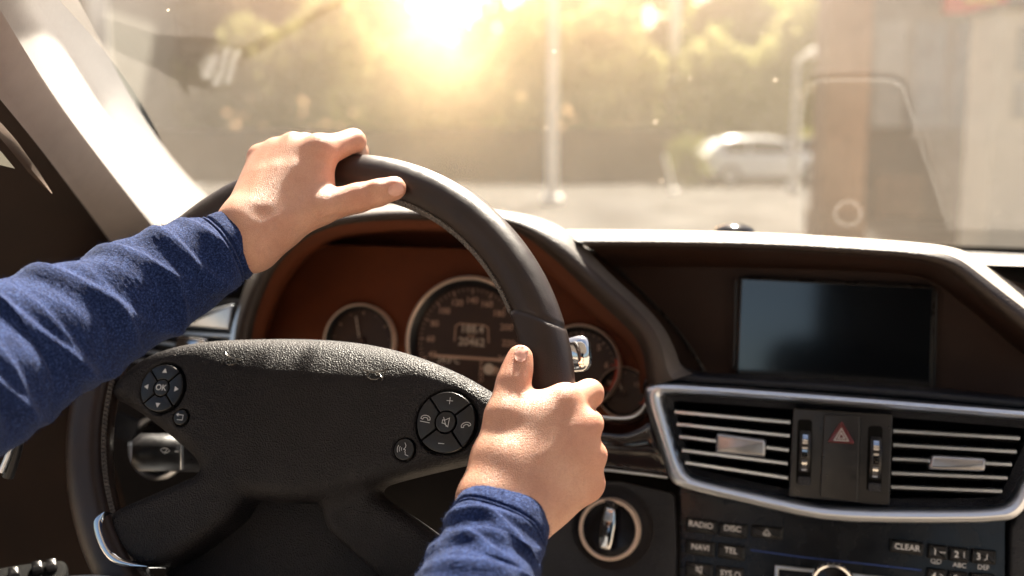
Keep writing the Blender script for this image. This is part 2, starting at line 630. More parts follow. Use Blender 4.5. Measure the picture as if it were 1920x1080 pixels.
# hub, spoke pads and lower spokes: one grained moulding
HUB = [(205, 716), (232, 690), (262, 667), (300, 651), (350, 637), (420, 626), (500, 620), (570, 620), (640, 626), (700, 638), (760, 656),
       (820, 680), (870, 703), (910, 727), (940, 745), (1000, 760), (1050, 770), (1050, 835), (1000, 838), (895, 856), (800, 878), (720, 898),
       (640, 924), (580, 938), (500, 940), (440, 927), (398, 905), (372, 880), (358, 856), (335, 836), (300, 806), (258, 775), (222, 752), (200, 745)]
LSP = [(219, 985), (221, 968), (232, 956), (280, 936), (345, 908), (400, 885), (460, 900), (460, 960), (400, 1010), (330, 1056), (300, 1066), (262, 1054), (238, 1034), (224, 1008)]
RSP = [(600, 930), (660, 900), (720, 940), (790, 985), (850, 1030), (880, 1075), (860, 1110), (800, 1130), (740, 1110), (660, 1040), (600, 990)]
hubp = smooth_poly(WP.poly(HUB, .006), 150, True)
lsp = smooth_poly(WP.poly(LSP, -.004), 80, True)
rsp = smooth_poly(WP.poly(RSP, -.004), 80, True)


def DOME(x, y):
    return .024 * np.clip((y - .016) / .042, 0, 1.2) ** 2 * np.exp(-(x / .098) ** 4)


HUBS = {}


def hub_top(a, b):
    D, lo, h = HUBS['D'], HUBS['lo'], HUBS['h']
    i, j = int(round((a - lo[0]) / h)), int(round((b - lo[1]) / h))
    k = np.where(D[i, j] < 0)[0].max()
    d0, d1 = D[i, j, k], D[i, j, k + 1]
    return lo[2] + h * (k + d0 / (d0 - d1))


def build_hub():
    h = .0014
    lo = np.array([-.165, -.15, -.035]); hi = np.array([.17, .075, .022])
    g = Grid(lo, hi, h)
    Q = g.X[:, :, 0, :2]
    dh = sd_poly(Q, hubp)[:, :, None]; dl = sd_poly(Q, lsp)[:, :, None]; dr = sd_poly(Q, rsp)[:, :, None]
    Z = g.X[..., 2]; x = g.X[..., 0]; y = g.X[..., 1]

    def ext(d, z0, z1, r):
        a = d + r; b = np.abs(Z - (z0 + z1) / 2) - ((z1 - z0) / 2 - r)
        return np.sqrt(np.maximum(a, 0) ** 2 + np.maximum(b, 0) ** 2) + np.minimum(np.maximum(a, b), 0) - r
    dome = -.35 * (x ** 2 * .25 + (y + .01) ** 2) - DOME(x, y)
    Zs = Z.copy()
    Z = Z - dome
    D = ext(dh, -.030, .011, .013)
    Z = Zs
    D = smin(D, ext(dl, -.03, .010, .009), .012)
    D = smin(D, ext(dr, -.03, -.003, .009), .012)
    # faint step between the airbag lid and the spoke pads
    for (cx, cy), R in DISC_HOLES:
        d = np.sqrt((x - cx) ** 2 + (y - cy) ** 2) - R
        D = np.maximum(D, -np.maximum(d, .0062 - Z))
    HUBS.update(D=D, lo=lo, h=h)
    V, F = surface_nets(D, lo, h, 3)
    W = WP.o + V[:, :1] * WP.u + V[:, 1:2] * WP.v + V[:, 2:] * WP.n
    mk('airbag_cover', W, F, M['grain'], wheel, ang=None)


DL = WP.ab(305, 728, .010); DR = WP.ab(837, 792, .010); BL = WP.ab(340, 783, .010); BR = WP.ab(758.5, 843, .010)
RDL, RDR, RBL, RBR = .0178, .0208, .0055, .0071
DISC_HOLES = [(DL, RDL + .0011), (DR, RDR + .0011), (BL, RBL + .0008), (BR, RBR + .0008)]
build_hub()


def sector(c, r0, r1, a0, a1, gap):
    """quadrant outline with parallel gaps"""
    def trim(r): return math.asin(min(.9, gap / r))
    o = [(c[0] + r1 * math.cos(t), c[1] + r1 * math.sin(t)) for t in np.linspace(a0 + trim(r1), a1 - trim(r1), 20)]
    i = [(c[0] + r0 * math.cos(t), c[1] + r0 * math.sin(t)) for t in np.linspace(a1 - trim(r0), a0 + trim(r0), 10)]
    return np.array(o + i)


def tri(c, s, ang):
    return np.array([(c[0] + s * math.cos(ang + k * 2.0944), c[1] + s * math.sin(ang + k * 2.0944)) for k in range(3)])


def flat(poly, pl, h):
    p = np.asarray(poly)
    if area2(p) < 0: p = p[::-1]
    return np.array([pl.w(a, b, h) for a, b in p]), [tuple(range(len(p)))]


def arc(c, r, a0, a1, n=10, ry=None):
    t = np.linspace(rad(a0), rad(a1), n)
    return np.stack([c[0] + r * np.cos(t), c[1] + (ry or r) * np.sin(t)], 1)


def xf(pts, c, s, ang=0):
    p = np.asarray(pts, float) * s; ca, sa = math.cos(rad(ang)), math.sin(rad(ang))
    return np.stack([c[0] + p[:, 0] * ca - p[:, 1] * sa, c[1] + p[:, 0] * sa + p[:, 1] * ca], 1)


HB, HT = .002, .0116
IH = HT + .00012


def pad(name, c, R, base_rot, quads, centre, label):
    p = MB(); p.add(lathe([(R + .0009, .0020), (R + .0009, .0064), (R + .0002, .0070), (R - .0005, .0064), (R - .0006, .0050), (.0001, .0050)], WP, c, 64))
    pd = p.build(name, M['gap'], wheel, label=label)
    for k in range(4):
        a = rad(base_rot + 45 + 90 * k)
        b = MB(); b.add(plate(sector(c, R * .375, R - .0006, a, a + math.pi / 2, .00055), WP, .004, HT, .0007))
        mid = a + math.pi / 4; cc = np.array([c[0] + R * .69 * math.cos(mid), c[1] + R * .69 * math.sin(mid)])
        for shp in quads(k, cc): b.add(shp, 1)
        b.build('button', [M['button'], M['icon']], pd, ang=30)
    b = MB(); b.add(plate(circ(c, R * .335, 36), WP, .004, HT + .0004, .0008))
    for shp in centre(c): b.add(shp, 1)
    b.build('button', [M['button'], M['icon']], pd, ang=30)


def q_left(k, cc):
    return [flat(tri(cc, .0023, rad(90 + 90 * k)), WP, IH)]


def q_right(k, cc):
    if k == 0: return [ribbon([cc + (-.0023, 0), cc + (-.0002, 0)], .00042, WP, IH), ribbon([cc + (.0002, 0), cc + (.0023, 0)], .00042, WP, IH),
                       ribbon([cc + (0, -.0023), cc + (0, .0023)], .00042, WP, IH + .00005)]
    if k == 2: return [ribbon([cc + (-.0021, 0), cc + (.0021, 0)], .00042, WP, IH)]
    hs = [(-1.15, -.25), (-1.05, .22), (-.6, .55), (0, .66), (.6, .55), (1.05, .22), (1.15, -.25), (.62, -.38), (.5, .05), (0, .16), (-.5, .05), (-.62, -.38)]
    if k == 1:
        return [ribbon(xf(hs, cc + (0, .0005), .0029, -6), .00042, WP, IH, True), ribbon(xf([(-1.2, -.72), (1.2, -.72)], cc, .0029, -6), .00042, WP, IH)]
    return [ribbon(xf(hs, cc, .0029, 18), .00042, WP, IH, True)]


def c_mute(c):
    h = IH + .0004
    return [ribbon(xf([(-.7, -.35), (-.7, .35), (-.2, .35), (.75, .95), (.75, -.95), (-.2, -.35)], c, .0031, -4), .0004, WP, h, True),
            ribbon(xf([(-.55, 1.0), (.35, -1.0)], c, .0031), .0004, WP, h + .00005)]


pad('button_pad', DL, RDL, 0, q_left, lambda c: [text('OK', .0062, WP, c, IH + .0004, bold=.01)], 'round pad of arrow buttons around OK')
pad('button_pad', DR, RDR, -4, q_right, c_mute, 'round pad of volume and phone buttons')


def small(c, R, shapes, label):
    b = MB(); b.add(plate(circ(c, R, 40), WP, .002, HT - .0002, .0009))
    for s in shapes: b.add(s, 1)
    b.build('button', [M['button'], M['icon']], wheel, ang=30, label=label)


small(BL, RBL, [ribbon(xf([(-.5, .55), (.75, .55), (.75, -.6), (-.7, -.6)], BL, .0031), .0005, WP, IH),
                flat(xf([(-1.15, .55), (-.5, 1.0), (-.5, .1)], BL, .0031), WP, IH + .00005)], 'small round back-arrow button')
face = [(.05, 1.25), (.35, .75), (.3, .35), (.0, .0), (.38, -.1), (.3, -.4), (.42, -.6), (.45, -.95), (1.1, -1.15)]
small(BR, RBR, [ribbon(xf(face, BR, .0036), .0004, WP, IH)] +
      [ribbon(xf(arc((.1, 0), r, 150, 210, 6), BR, .0036), .00036, WP, IH) for r in (.55, .95, 1.35)], 'small round voice-control button')

# embossed horn symbols on the airbag lid


def horn(px, py, s, ang, mir=1):
    c = WP.ab(px, py, .006)
    hb = MB()
    def add(pts, closed=False):
        q = xf(np.asarray(pts) * (mir, 1), c, s, ang)
        hh = lambda a, b: hub_top(a, b) + .0010
        path = np.array([WP.w(a, b, hh(a, b)) for a, b in q])
        if closed: path = np.vstack([path, path[:1]])
        hb.add(tube(path, .00055, 8))
    add([(-1.5, .42), (-1.45, .3), (-.6, .3), (.3, .38), (.9, .6), (1.25, .95)])
    add([(1.25, .95), (1.0, .1), (1.02, -.62)])
    add([(1.0, -.35), (.6, -.05), (.1, .05)])
    add(arc((-.1, -.2), .78, 0, 345, 22, .42), True)
    hb.build('horn_symbol', M['horn'], wheel)


horn(708, 704, .0062, -3)
horn(437, 677, .0056, -3, -1)

# chrome clip at the lower left spoke, wrapped round the spoke end
def clip(outer, inner, h0, name='spoke_clip'):
    A = smooth_poly([WP.ab(x, y, 0) for x, y in outer], 40); B = smooth_poly([WP.ab(x, y, 0) for x, y in inner], 40)
    rows = []
    for t, h in ((0, -.022), (0, .0005), (.05, .0022), (.35, .0036), (.7, .0036), (.95, .0025), (1, .0005), (1, -.022)):
        rows.append([WP.w(*(a * (1 - t) + b * t), h + h0) for a, b in zip(A, B)])
    v, f = loft(rows)
    mk(name, v, f, M['chrome'], wheel, ang=50, label='curved chrome clip at spoke end')


clip([(222, 962), (205, 967), (195, 978), (196, 1000), (208, 1032), (226, 1056), (250, 1066), (300, 1064)],
     [(223, 964), (219, 972), (217, 985), (222, 1005), (233, 1030), (244, 1043), (262, 1052), (302, 1062)], .0125)

lowp = smooth_poly(WP.poly([(375, 880), (520, 900), (640, 890), (740, 985), (830, 1075), (850, 1150), (590, 1190), (330, 1160), (290, 1075), (330, 1040)], -.02), 90, True)
lb_ = MB(); lb_.add(plate(lowp, WP, -.055, -.020, .008, 5))
lb_.build('lower_cover', M['grain'], wheel, ang=50)
# ------------------------------------------------------------------ the driver: both hands, forearms, sleeves, trousers
person = empty('person', np.array([-.25, .25, .35]), 'driver in a navy blue long-sleeved jersey with both hands gripping the steering wheel', 'person')
HANDS = []
BLUSH = []
NAILS = []


def rim_field(X):
    q = X - WP.o.astype(np.float32)
    a = q @ WP.u.astype(np.float32); b = q @ WP.v.astype(np.float32); h = q @ WP.n.astype(np.float32)
    return np.sqrt((np.sqrt(a * a + b * b) - WR) ** 2 + h * h) - (Wr + .0003)


def surf_depth(g, px, py, d0, d1):
    """depth of the first hit of the hand surface along a pixel ray (for creases and nails)"""
    for d in np.linspace(d0, d1, 200):
        q = np.round((P(px, py, d) - g.lo) / g.h).astype(int)
        if (q >= 0).all() and (q < g.n).all() and g.D[tuple(q)] < 0: return d
    return d1


def relax(V, F, it, m):
    E = np.concatenate([F[:, [i, (i + 1) % 4]] for i in range(4)]); deg = np.bincount(E.ravel(), minlength=len(V)).astype(float)[:, None]
    for _ in range(it):
        s = np.stack([np.bincount(E[:, 0], V[E[:, 1], k], len(V)) + np.bincount(E[:, 1], V[E[:, 0], k], len(V)) for k in range(3)], 1)
        V = V + .5 * m[:, None] * (s / deg - V)
    return V


def make_hand(J, bones, palm, mcp, wr, knuckles, tendons, creases, lo_pad=.02, h=.00105):
    pts = np.array([P(*J[k][:3]) for k in J])
    g = Grid(pts.min(0) - lo_pad, pts.max(0) + lo_pad, h)
    pos = {k: P(*J[k][:3]) for k in J}; r = {k: J[k][3] / 1000. for k in J}
    for a, b in palm:
        g.cone(pos[a], pos[b], r[a], r[b], .011)
    # back of the hand: a fan of bones between the wrist line and the knuckle line
    M_ = np.array([pos[k] for k in mcp]); mr = np.array([r[k] for k in mcp]); tt = np.linspace(0, 1, len(mcp))
    D = np.full(g.n, 1.0, np.float32)
    for t in np.linspace(0, 1, 13):
        m = np.array([np.interp(t, tt, M_[:, k]) for k in range(3)]); w_ = pos[wr[0]] * (1 - t) + pos[wr[1]] * t
        m = m * .93 + w_ * .07
        bow = .0022 * math.sin(pi * t)
        tow = unit(CAM - m) * bow
        g.cone(w_ + tow * .6, m + tow, r[wr[0]] * (1 - t) + r[wr[1]] * t, np.interp(t, tt, mr) * .96, .006, D)
    g.D = smin(g.D, D, .010)
    for chain in bones:
        D = np.full(g.n, 1.0, np.float32)
        for a, b in zip(chain[:-1], chain[1:]):
            g.cone(pos[a], pos[b], r[a], r[b], .0035, D)
        g.D = smin(g.D, D, .0045)
    for k, rr, off in knuckles:
        c = pos[k] + up * off[1] / 1000 + rt * off[0] / 1000 - fw * off[2] / 1000
        g.cone(c, c + fw * .004, rr / 1000, rr / 1000, .005)
    for path, rr, lift in tendons:                            # ridges just proud of the surface
        q = []
        for px, py in path:
            d = surf_depth(g, px, py, .58, .80); q.append(P(px, py, d + rr / 1000 - lift / 1000))
        for a, b in zip(q[:-1], q[1:]): g.cone(a, b, rr / 1000, rr / 1000, .006)
    for path, rr, dep in creases:
        q = []
        for px, py in path:
            d = surf_depth(g, px, py, .58, .80); q.append(P(px, py, d - rr / 1000 + dep / 1000))
        for a, b in zip(q[:-1], q[1:]): g.cone(a, b, rr / 1000, rr / 1000, .0009, sub=True)
    g.D = smax(g.D, -rim_field(g.X), .0015)
    V, F = surface_nets(g.D, g.lo, h, 5)
    fin = np.zeros(len(V))
    for k in pos:
        if k[1] in 'PDT' or k in ('tI', 'tK', 'tT'): fin = np.maximum(fin, np.exp(-(np.linalg.norm(V - pos[k], axis=1) / (r[k] * 1.5)) ** 4) * (.75 if k[0] == 't' else .95))
        if k[1] == 'M' and k[0] != 't': fin = np.maximum(fin, .93 * np.exp(-(np.linalg.norm(V - pos[k], axis=1) / (r[k] * 1.45)) ** 4))
    dr = np.abs(rim_field(V.astype(np.float32))); fin = np.maximum(fin, np.exp(-(dr / .003) ** 2))
    V = relax(V, F, 48, 1 - fin)
    HANDS.append((V, F))
    bl = np.zeros(len(V))
    for k in pos:
        w_ = .55 if k[1] == 'M' and k[0] != 't' else .45 if k[1] in 'PI' else .6 if k == 'tT' else 0
        if k in ('wrA', 'wrB', 'fore', 'fa', 'web', 'heel', 'tC', 'tM'): w_ = 0
        if w_: bl = np.maximum(bl, w_ * np.exp(-(np.linalg.norm(V - pos[k], axis=1) / (r[k] * 1.25)) ** 2 * 1.0))
    BLUSH.append(bl)
    return pos, g


# left hand ------------------------------------------------------
JL = dict(
    fore=(290, 533, .668, 17), fa=(412, 472, .690, 13), wrA=(454, 420, .690, 13.5), wrB=(474, 462, .688, 13.5),
    pM=(490, 298, .734, 9.6), rM=(519, 287, .731, 10), mM=(551, 279, .727, 10.6), iM=(602, 284, .722, 11.4),
    pP=(500, 292, .764, 8.2), rP=(533, 279, .768, 8.6), mP=(572, 272, .768, 9.0), iP=(662, 266, .744, 9.4),
    pD=(505, 330, .786, 7.3), rD=(540, 318, .790, 7.6), mD=(580, 306, .790, 7.9), iD=(670, 285, .774, 8.2),
    pT=(503, 362, .779, 6.6), rT=(540, 352, .783, 6.8), mT=(583, 340, .782, 7.0), iT=(668, 318, .782, 6.8),
    tC=(526, 428, .696, 13.0), tM=(600, 389, .703, 12.0), tI=(672, 371, .708, 10.4), tK=(708, 362, .709, 9.6), tT=(739, 353, .711, 8.9),
    web=(590, 352, .717, 10.5))
posL, gL = make_hand(
    JL, [('pM', 'pP', 'pD', 'pT'), ('rM', 'rP', 'rD', 'rT'), ('mM', 'mP', 'mD', 'mT'), ('iM', 'iP', 'iD', 'iT'), ('tC', 'tM', 'tI', 'tK', 'tT')],
    [('fore', 'fa'), ('fa', 'wrA'), ('fa', 'wrB'), ('wrA', 'wrB'), ('wrB', 'tC'), ('tC', 'web'), ('web', 'iM'), ('tM', 'web')], ('pM', 'rM', 'mM', 'iM'), ('wrA', 'wrB'),
    [('pM', 7.4, (-1.0, 3.2, 1)), ('rM', 7.4, (-.5, 3.6, 1)), ('mM', 8.0, (-.5, 4.2, 1)), ('iM', 8.2, (-1.5, 3.2, 2.2))],
    [(((490, 322), (470, 385)), 2.4, -1.1), (((518, 315), (486, 388)), 2.6, -1.0), (((550, 312), (506, 390)), 2.6, -1.0), (((598, 322), (540, 395)), 2.4, -1.1),
     (((486, 432), (545, 409), (605, 393), (655, 378)), 3.0, -.7)],
    [(((688, 352), (693, 366), (692, 380)), 1.0, .22), (((695, 350), (701, 364), (700, 378)), 1.0, .28), (((703, 348), (708, 362), (707, 375)), 1.0, .2)])

# right hand -----------------------------------------------------
JR = dict(
    fore=(905, 1085, .580, 17), fa=(938, 998, .604, 14), wrA=(913, 938, .603, 14.5), wrB=(980, 970, .605, 14.5),
    iM=(1054, 757, .634, 11.2), mM=(1094, 800, .631, 11.0), rM=(1103, 856, .630, 10.4), pM=(1098, 908, .632, 9.8),
    iP=(1105, 738, .660, 9.4), mP=(1106, 795, .672, 9.0), rP=(1113, 853, .670, 8.8), pP=(1107, 908, .666, 8.2),
    iD=(1083, 752, .690, 8.2), mD=(1080, 812, .693, 8.1), rD=(1085, 862, .690, 7.8), pD=(1080, 905, .684, 7.2),
    iT=(1045, 765, .690, 7.2), mT=(1045, 825, .690, 7.1), rT=(1048, 872, .686, 6.9), pT=(1045, 908, .680, 6.5),
    tC=(936, 862, .616, 14.5), tM=(948, 782, .627, 13.0), tI=(963, 716, .638, 10.8), tK=(970, 692, .642, 9.8), tT=(975, 671, .644, 8.8),
    web=(1000, 786, .634, 12.5), heel=(1020, 935, .616, 13))
posR, gR = make_hand(
    JR, [('iM', 'iP', 'iD', 'iT'), ('mM', 'mP', 'mD', 'mT'), ('rM', 'rP', 'rD', 'rT'), ('pM', 'pP', 'pD', 'pT'), ('tC', 'tM', 'tI', 'tK', 'tT')],
    [('fore', 'fa'), ('fa', 'wrA'), ('fa', 'wrB'), ('wrA', 'wrB'), ('wrA', 'tC'), ('tC', 'web'), ('web', 'iM'), ('wrB', 'heel'), ('heel', 'pM'), ('tM', 'web'), ('tC', 'heel'), ('web', 'heel')],
    ('iM', 'mM', 'rM', 'pM'), ('wrA', 'wrB'),
    [('iM', 8.5, (3, 4.0, 1.5)), ('mM', 7.2, (4.6, 1.6, 0)), ('rM', 7.0, (4.6, .8, 0)), ('pM', 6.6, (4.6, .4, 0))],
    [(((1072, 800), (1020, 860)), 2.8, -1.25), (((1078, 852), (1020, 895)), 2.8, -1.25)],
    [])


def body_mesh():
    v = []; f = []; n = 0
    for V, F in HANDS:
        v.append(V); f += (F + n).tolist(); n += len(V)
    o = mk('body', np.concatenate(v), f, M['skin'], person, ang=None)
    at = o.data.attributes.new('blush', 'FLOAT', 'POINT')
    at.data.foreach_set('value', np.concatenate(BLUSH).astype(np.float32))
    return o


body = body_mesh()


def nail(g, px, py, d, ux, uy, w, l, lift=.0004):
    """a nail shell: ux along the finger in pixels, laid on the surface by ray hits"""
    rows = []
    ax = np.array(ux, float); ay = np.array(uy, float)
    for i in np.linspace(-1, 1, 11):
        row = []
        for j in np.linspace(-1, 1, 11):
            s = 1 - .22 * max(0, -i) ** 2 - .10 * abs(i) ** 3
            q = np.array([px, py]) + ax * l * i * math.sqrt(max(.0, 1 - .25 * j * j)) + ay * w * j * s * math.sqrt(max(.02, 1 - .35 * i ** 4))
            dd = surf_depth(g, q[0], q[1], d - .02, d + .012)
            row.append(P(q[0], q[1], dd - lift))
        rows.append(row)
    rows = np.array(rows)
    for _ in range(3):
        r = rows.copy(); r[1:-1, 1:-1] = (rows[:-2, 1:-1] + rows[2:, 1:-1] + rows[1:-1, :-2] + rows[1:-1, 2:]) / 4; rows = r
    v, f = loft(rows)
    mk('fingernail', v, f, M['nail'], body, ang=None)


nail(gL, 742, 356, .710, (.93, -.30), (.30, .93), 12, 15)
nail(gR, 977, 664, .645, (.26, -.96), (.96, .26), 12, 15)

# sleeves: tubes with folds ---------------------------------------


def sleeve(st, folds, label, ns=190, nc=150, seed=1, fuzz=None):
    """st: (px,py,depth,half width px, squash) stations from the cuff up the arm"""
    r = np.random.default_rng(seed)
    C = np.array([P(a, b, d) for a, b, d, w, q in st]); Rr = np.array([w * d / FPX for a, b, d, w, q in st])
    L = np.r_[0, np.cumsum(np.linalg.norm(np.diff(C, axis=0), axis=1))]
    S = np.linspace(0, L[-1], ns)
    # smooth interpolation
    def ip(y):
        return np.interp(S, L, y)
    Cs = np.stack([ip(C[:, k]) for k in range(3)], 1); Rs = ip(Rr)
    for _ in range(30):
        Cs[1:-1] = (Cs[:-2] + 2 * Cs[1:-1] + Cs[2:]) / 4; Rs[1:-1] = (Rs[:-2] + 2 * Rs[1:-1] + Rs[2:]) / 4
    rows = []
    ph = r.uniform(0, 6.28, 8)
    view0 = unit(CAM - Cs[0])
    TH = np.linspace(0, 2 * np.pi, nc, endpoint=False)
    for i in range(ns):
        t = unit(Cs[min(i + 1, ns - 1)] - Cs[max(i - 1, 0)])
        vw = CAM - Cs[i] if np.linalg.norm(CAM - Cs[i]) > .2 else view0
        a = unit(vw - t * (vw @ t)); b = np.cross(t, a)         # a: toward the camera, b: across
        s = S[i]; rr = np.full(nc, Rs[i])
        for s0, amp, wid, slant, thc, thw, bend in folds:
            dth = np.angle(np.exp(1j * (TH - thc)))
            cen = s0 + slant * dth + bend * dth ** 2
            x = (s - cen) / wid
            prof = np.where(x < 0, np.exp(-(x / .55) ** 2), np.exp(-(x / 1.5) ** 2)) - .55 * np.exp(-((x - 2.3) / 1.3) ** 2)
            rr = rr + amp * prof * np.exp(-(dth / thw) ** 2)
        rr = rr + .0007 * (np.sin(3 * TH + 60 * s + ph[0]) + np.sin(5 * TH - 95 * s + ph[1]) + .8 * np.sin(2 * TH + 150 * s + ph[2]))
        edge = .0018 * math.exp(-((s - .0135) / .0010) ** 2) + .0015 * math.exp(-((s - .0165) / .0008) ** 2) - .0008 * math.exp(-((s - .006) / .005) ** 2)
        rr = rr - edge
        rr = rr + r.normal(0, .00010, nc)
        q = np.interp(s, L, [k[4] for k in st])
        rows.append(Cs[i] + rr[:, None] * (q * np.cos(TH)[:, None] * a + np.sin(TH)[:, None] * b))
    # turned-in hem
    c0 = Cs[0]; first = rows[0]; t0 = unit(Cs[0] - Cs[2])
    hem = [first * .93 + c0 * .07 - t0 * .02, first * .93 + c0 * .07 - t0 * .002, first * .955 + c0 * .045 + t0 * .0008, first * .985 + c0 * .015 + t0 * .0012]
    rows = hem + rows
    v, f = loft(rows, cu=True)
    # loose fibres standing off the knit
    rows_ = np.array(rows[6:]); n0 = len(v); fv = []; ff = []
    for k in range(7000):
        i = r.integers(0, int(len(rows_) * .75)); j = r.integers(0, nc)
        q = rows_[i, j]; nn = unit(q - Cs[min(i, ns - 1)]); dd = unit(nn * r.uniform(.5, 1) + r.normal(0, .55, 3)); ln = r.uniform(.0008, .0030)
        sd = unit(np.cross(dd, r.normal(size=3))) * .00007
        fv += [q - sd, q + sd, q + dd * ln + sd * .4, q + dd * ln - sd * .4]; ff.append((n0 + 4 * k, n0 + 4 * k + 1, n0 + 4 * k + 2, n0 + 4 * k + 3))
    v = np.concatenate([v, np.array(fv)]); f = list(f) + ff
    return mk('sleeve', v, f, M['jersey'], person, ang=None, label=label)


pi = math.pi
stL = [(455, 450, .688, 58, .80), (432, 461, .684, 66, .84), (400, 479, .678, 79, .88), (345, 505, .667, 90, .92), (280, 538, .652, 100, .95), (200, 578, .632, 108, .97), (100, 627, .606, 128, .98),
       (0, 676, .580, 143, 1), (-120, 738, .545, 165, 1), (-240, 800, .51, 185, 1)]
# folds: s0, amplitude, width, slant, centre angle, angular width, bend
fL = [(.028, .0016, .0048, .006, 1.2, 2.0, -.003), (.047, .0026, .0062, .010, .3, 1.9, -.005), (.068, .0016, .0050, -.006, -1.0, 1.5, .002), (.084, .0022, .0056, .012, 1.1, 1.7, -.006),
      (.108, .0016, .0050, .008, -.6, 1.5, -.003), (.126, .0030, .0062, .012, .8, 2.0, -.007), (.152, .0016, .005, .01, -.3, 1.6, -.004), (.171, .0034, .0062, .010, .5, 2.2, -.009),
      (.197, .0018, .0055, .008, -.6, 1.5, -.003), (.221, .0036, .0066, .010, .4, 2.2, -.010), (.245, .0018, .005, .004, -.2, 1.6, -.004), (.265, .0030, .006, .01, .2, 1.9, -.006), (.30, .004, .006, .01, .4, 1.9, -.006)]
sleeve(stL, fL, 'left sleeve, stretched along the upper left', ns=420, seed=3)
stR = [(943, 957, .603, 85, .80), (935, 980, .595, 92, .84), (922, 1015, .585, 97, .90), (908, 1055, .573, 101, .95), (890, 1120, .55, 112, 1), (865, 1200, .52, 126, 1), (840, 1300, .48, 145, 1)]
fR = [(.024, .0024, .0042, .003, .5, 1.5, -.004), (.036, .0026, .0045, -.006, -.7, 1.2, -.006), (.048, .0030, .0048, .004, .4, 1.4, -.007), (.062, .0028, .0045, -.006, -.5, 1.2, -.007), (.078, .0034, .005, .002, .3, 1.5, -.008),
      (.10, .003, .005, 0, -.2, 1.4, -.008), (.125, .003, .005, .003, .3, 1.4, -.008)]
sleeve(stR, fR, 'right sleeve, rising from the bottom edge', ns=380, seed=5)

# trousers: both thighs just below the wheel
tb = MB()
for path, rr in (([P(130, 1290, .64), P(230, 1272, .72), P(330, 1232, .86), P(360, 1240, 1.0)], [.070, .066, .062, .055]),
                 ([P(620, 1420, .50), P(640, 1330, .66), P(660, 1270, .82), P(665, 1280, .98)], [.078, .072, .064, .056])):
    pp = resample(path, 24); r2 = np.interp(np.linspace(0, 1, 24), np.linspace(0, 1, 4), rr) + .0012 * np.sin(np.arange(24) * 2.1)
    tb.add(tube(pp, r2, 48))
tb.build('trousers', M['denim'], person, ang=None)
# ------------------------------------------------------------------ dashboard
dash = empty('dashboard', PF(1100, 1080, .95), 'dark dashboard with round gauges, a central screen and chrome-framed air vents', 'dashboard')


def rowF(pts, F, n=60, sm=2):
    p = smooth_poly(pts, n, it=sm)
    if np.isscalar(F): F = [F, F]
    Fs = np.interp(np.linspace(0, 1, n), np.linspace(0, 1, len(F)), F)
    return np.array([PF(x, y, f) for (x, y), f in zip(p, Fs)])


# screen hood: top with sunlight in its colour, rounded lip, recess walls
OUT = [(1062, 431), (1080, 431), (1250, 432), (1431, 436), (1600, 446), (1750, 457), (1814, 470), (1856, 502), (1920, 545), (2010, 610)]
LIT = [(1072, 446), (1100, 446), (1250, 446), (1431, 449), (1600, 458), (1738, 468), (1795, 481), (1838, 515), (1920, 578), (2000, 640)]
LIP = [(1092, 458), (1110, 457), (1250, 457), (1431, 461), (1600, 471), (1728, 480), (1783, 494), (1826, 530), (1920, 610), (1995, 668)]
INN = [(1108, 466), (1125, 466), (1250, 467), (1431, 471), (1600, 480), (1715, 489), (1768, 503), (1812, 540), (1915, 626), (1985, 680)]
REC = [(1150, 500), (1180, 500), (1270, 500), (1431, 502), (1600, 508), (1705, 514), (1752, 526), (1800, 566), (1890, 640), (1960, 700)]


def mid(a, b, t=.5):
    return [(x0 * (1 - t) + x1 * t, y0 * (1 - t) + y1 * t) for (x0, y0), (x1, y1) in zip(a, b)]


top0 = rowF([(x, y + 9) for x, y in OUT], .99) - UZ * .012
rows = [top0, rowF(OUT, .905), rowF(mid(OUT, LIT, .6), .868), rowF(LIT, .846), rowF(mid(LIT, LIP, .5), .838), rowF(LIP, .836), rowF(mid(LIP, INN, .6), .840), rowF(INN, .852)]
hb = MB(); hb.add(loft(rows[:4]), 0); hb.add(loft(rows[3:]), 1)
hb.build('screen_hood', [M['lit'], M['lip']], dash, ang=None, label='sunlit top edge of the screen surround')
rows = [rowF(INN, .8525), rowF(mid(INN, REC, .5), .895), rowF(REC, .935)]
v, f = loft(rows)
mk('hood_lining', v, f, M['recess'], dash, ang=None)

# instrument hood: arch over the gauges running down into the centre bar
HO = [(428, 660), (440, 590), (475, 490), (540, 425), (610, 402), (680, 390), (735, 383), (800, 383), (870, 386), (940, 394), (1006, 405), (1066, 431), (1102, 470), (1150, 519), (1205, 568), (1245, 612), (1266, 655), (1277, 690), (1300, 700)]
HL = [(452, 660), (460, 595), (495, 505), (552, 441), (618, 414), (680, 406), (735, 402), (800, 402), (870, 404), (935, 409), (985, 425), (1040, 462), (1086, 500), (1135, 545), (1182, 586), (1214, 622), (1226, 664), (1230, 705), (1232, 722)]
HI = [(470, 660), (476, 600), (510, 512), (562, 452), (624, 424), (684, 416), (738, 413), (800, 413), (868, 415), (930, 420), (975, 436), (1026, 474), (1070, 514), (1116, 560), (1160, 600), (1193, 632), (1207, 668), (1212, 705), (1214, 722)]
HB_ = [(492, 690), (500, 620), (530, 540), (575, 480), (630, 450), (690, 440), (742, 436), (800, 436), (865, 438), (920, 444), (965, 460), (1010, 500), (1052, 540), (1096, 582), (1140, 616), (1178, 645), (1192, 680), (1198, 715), (1200, 740)]
rows = [rowF([(x, y + 8) for x, y in HO], .99, 90) - UZ * .012, rowF(HO, [.86, .86, .86, .86, .85, .84, .83], 90), rowF(mid(HO, HL, .55), [.83, .83, .83, .83, .83, .825, .82], 90), rowF(HL, .815, 90), rowF(mid(HL, HI, .6), .817, 90), rowF(HI, .826, 90)]
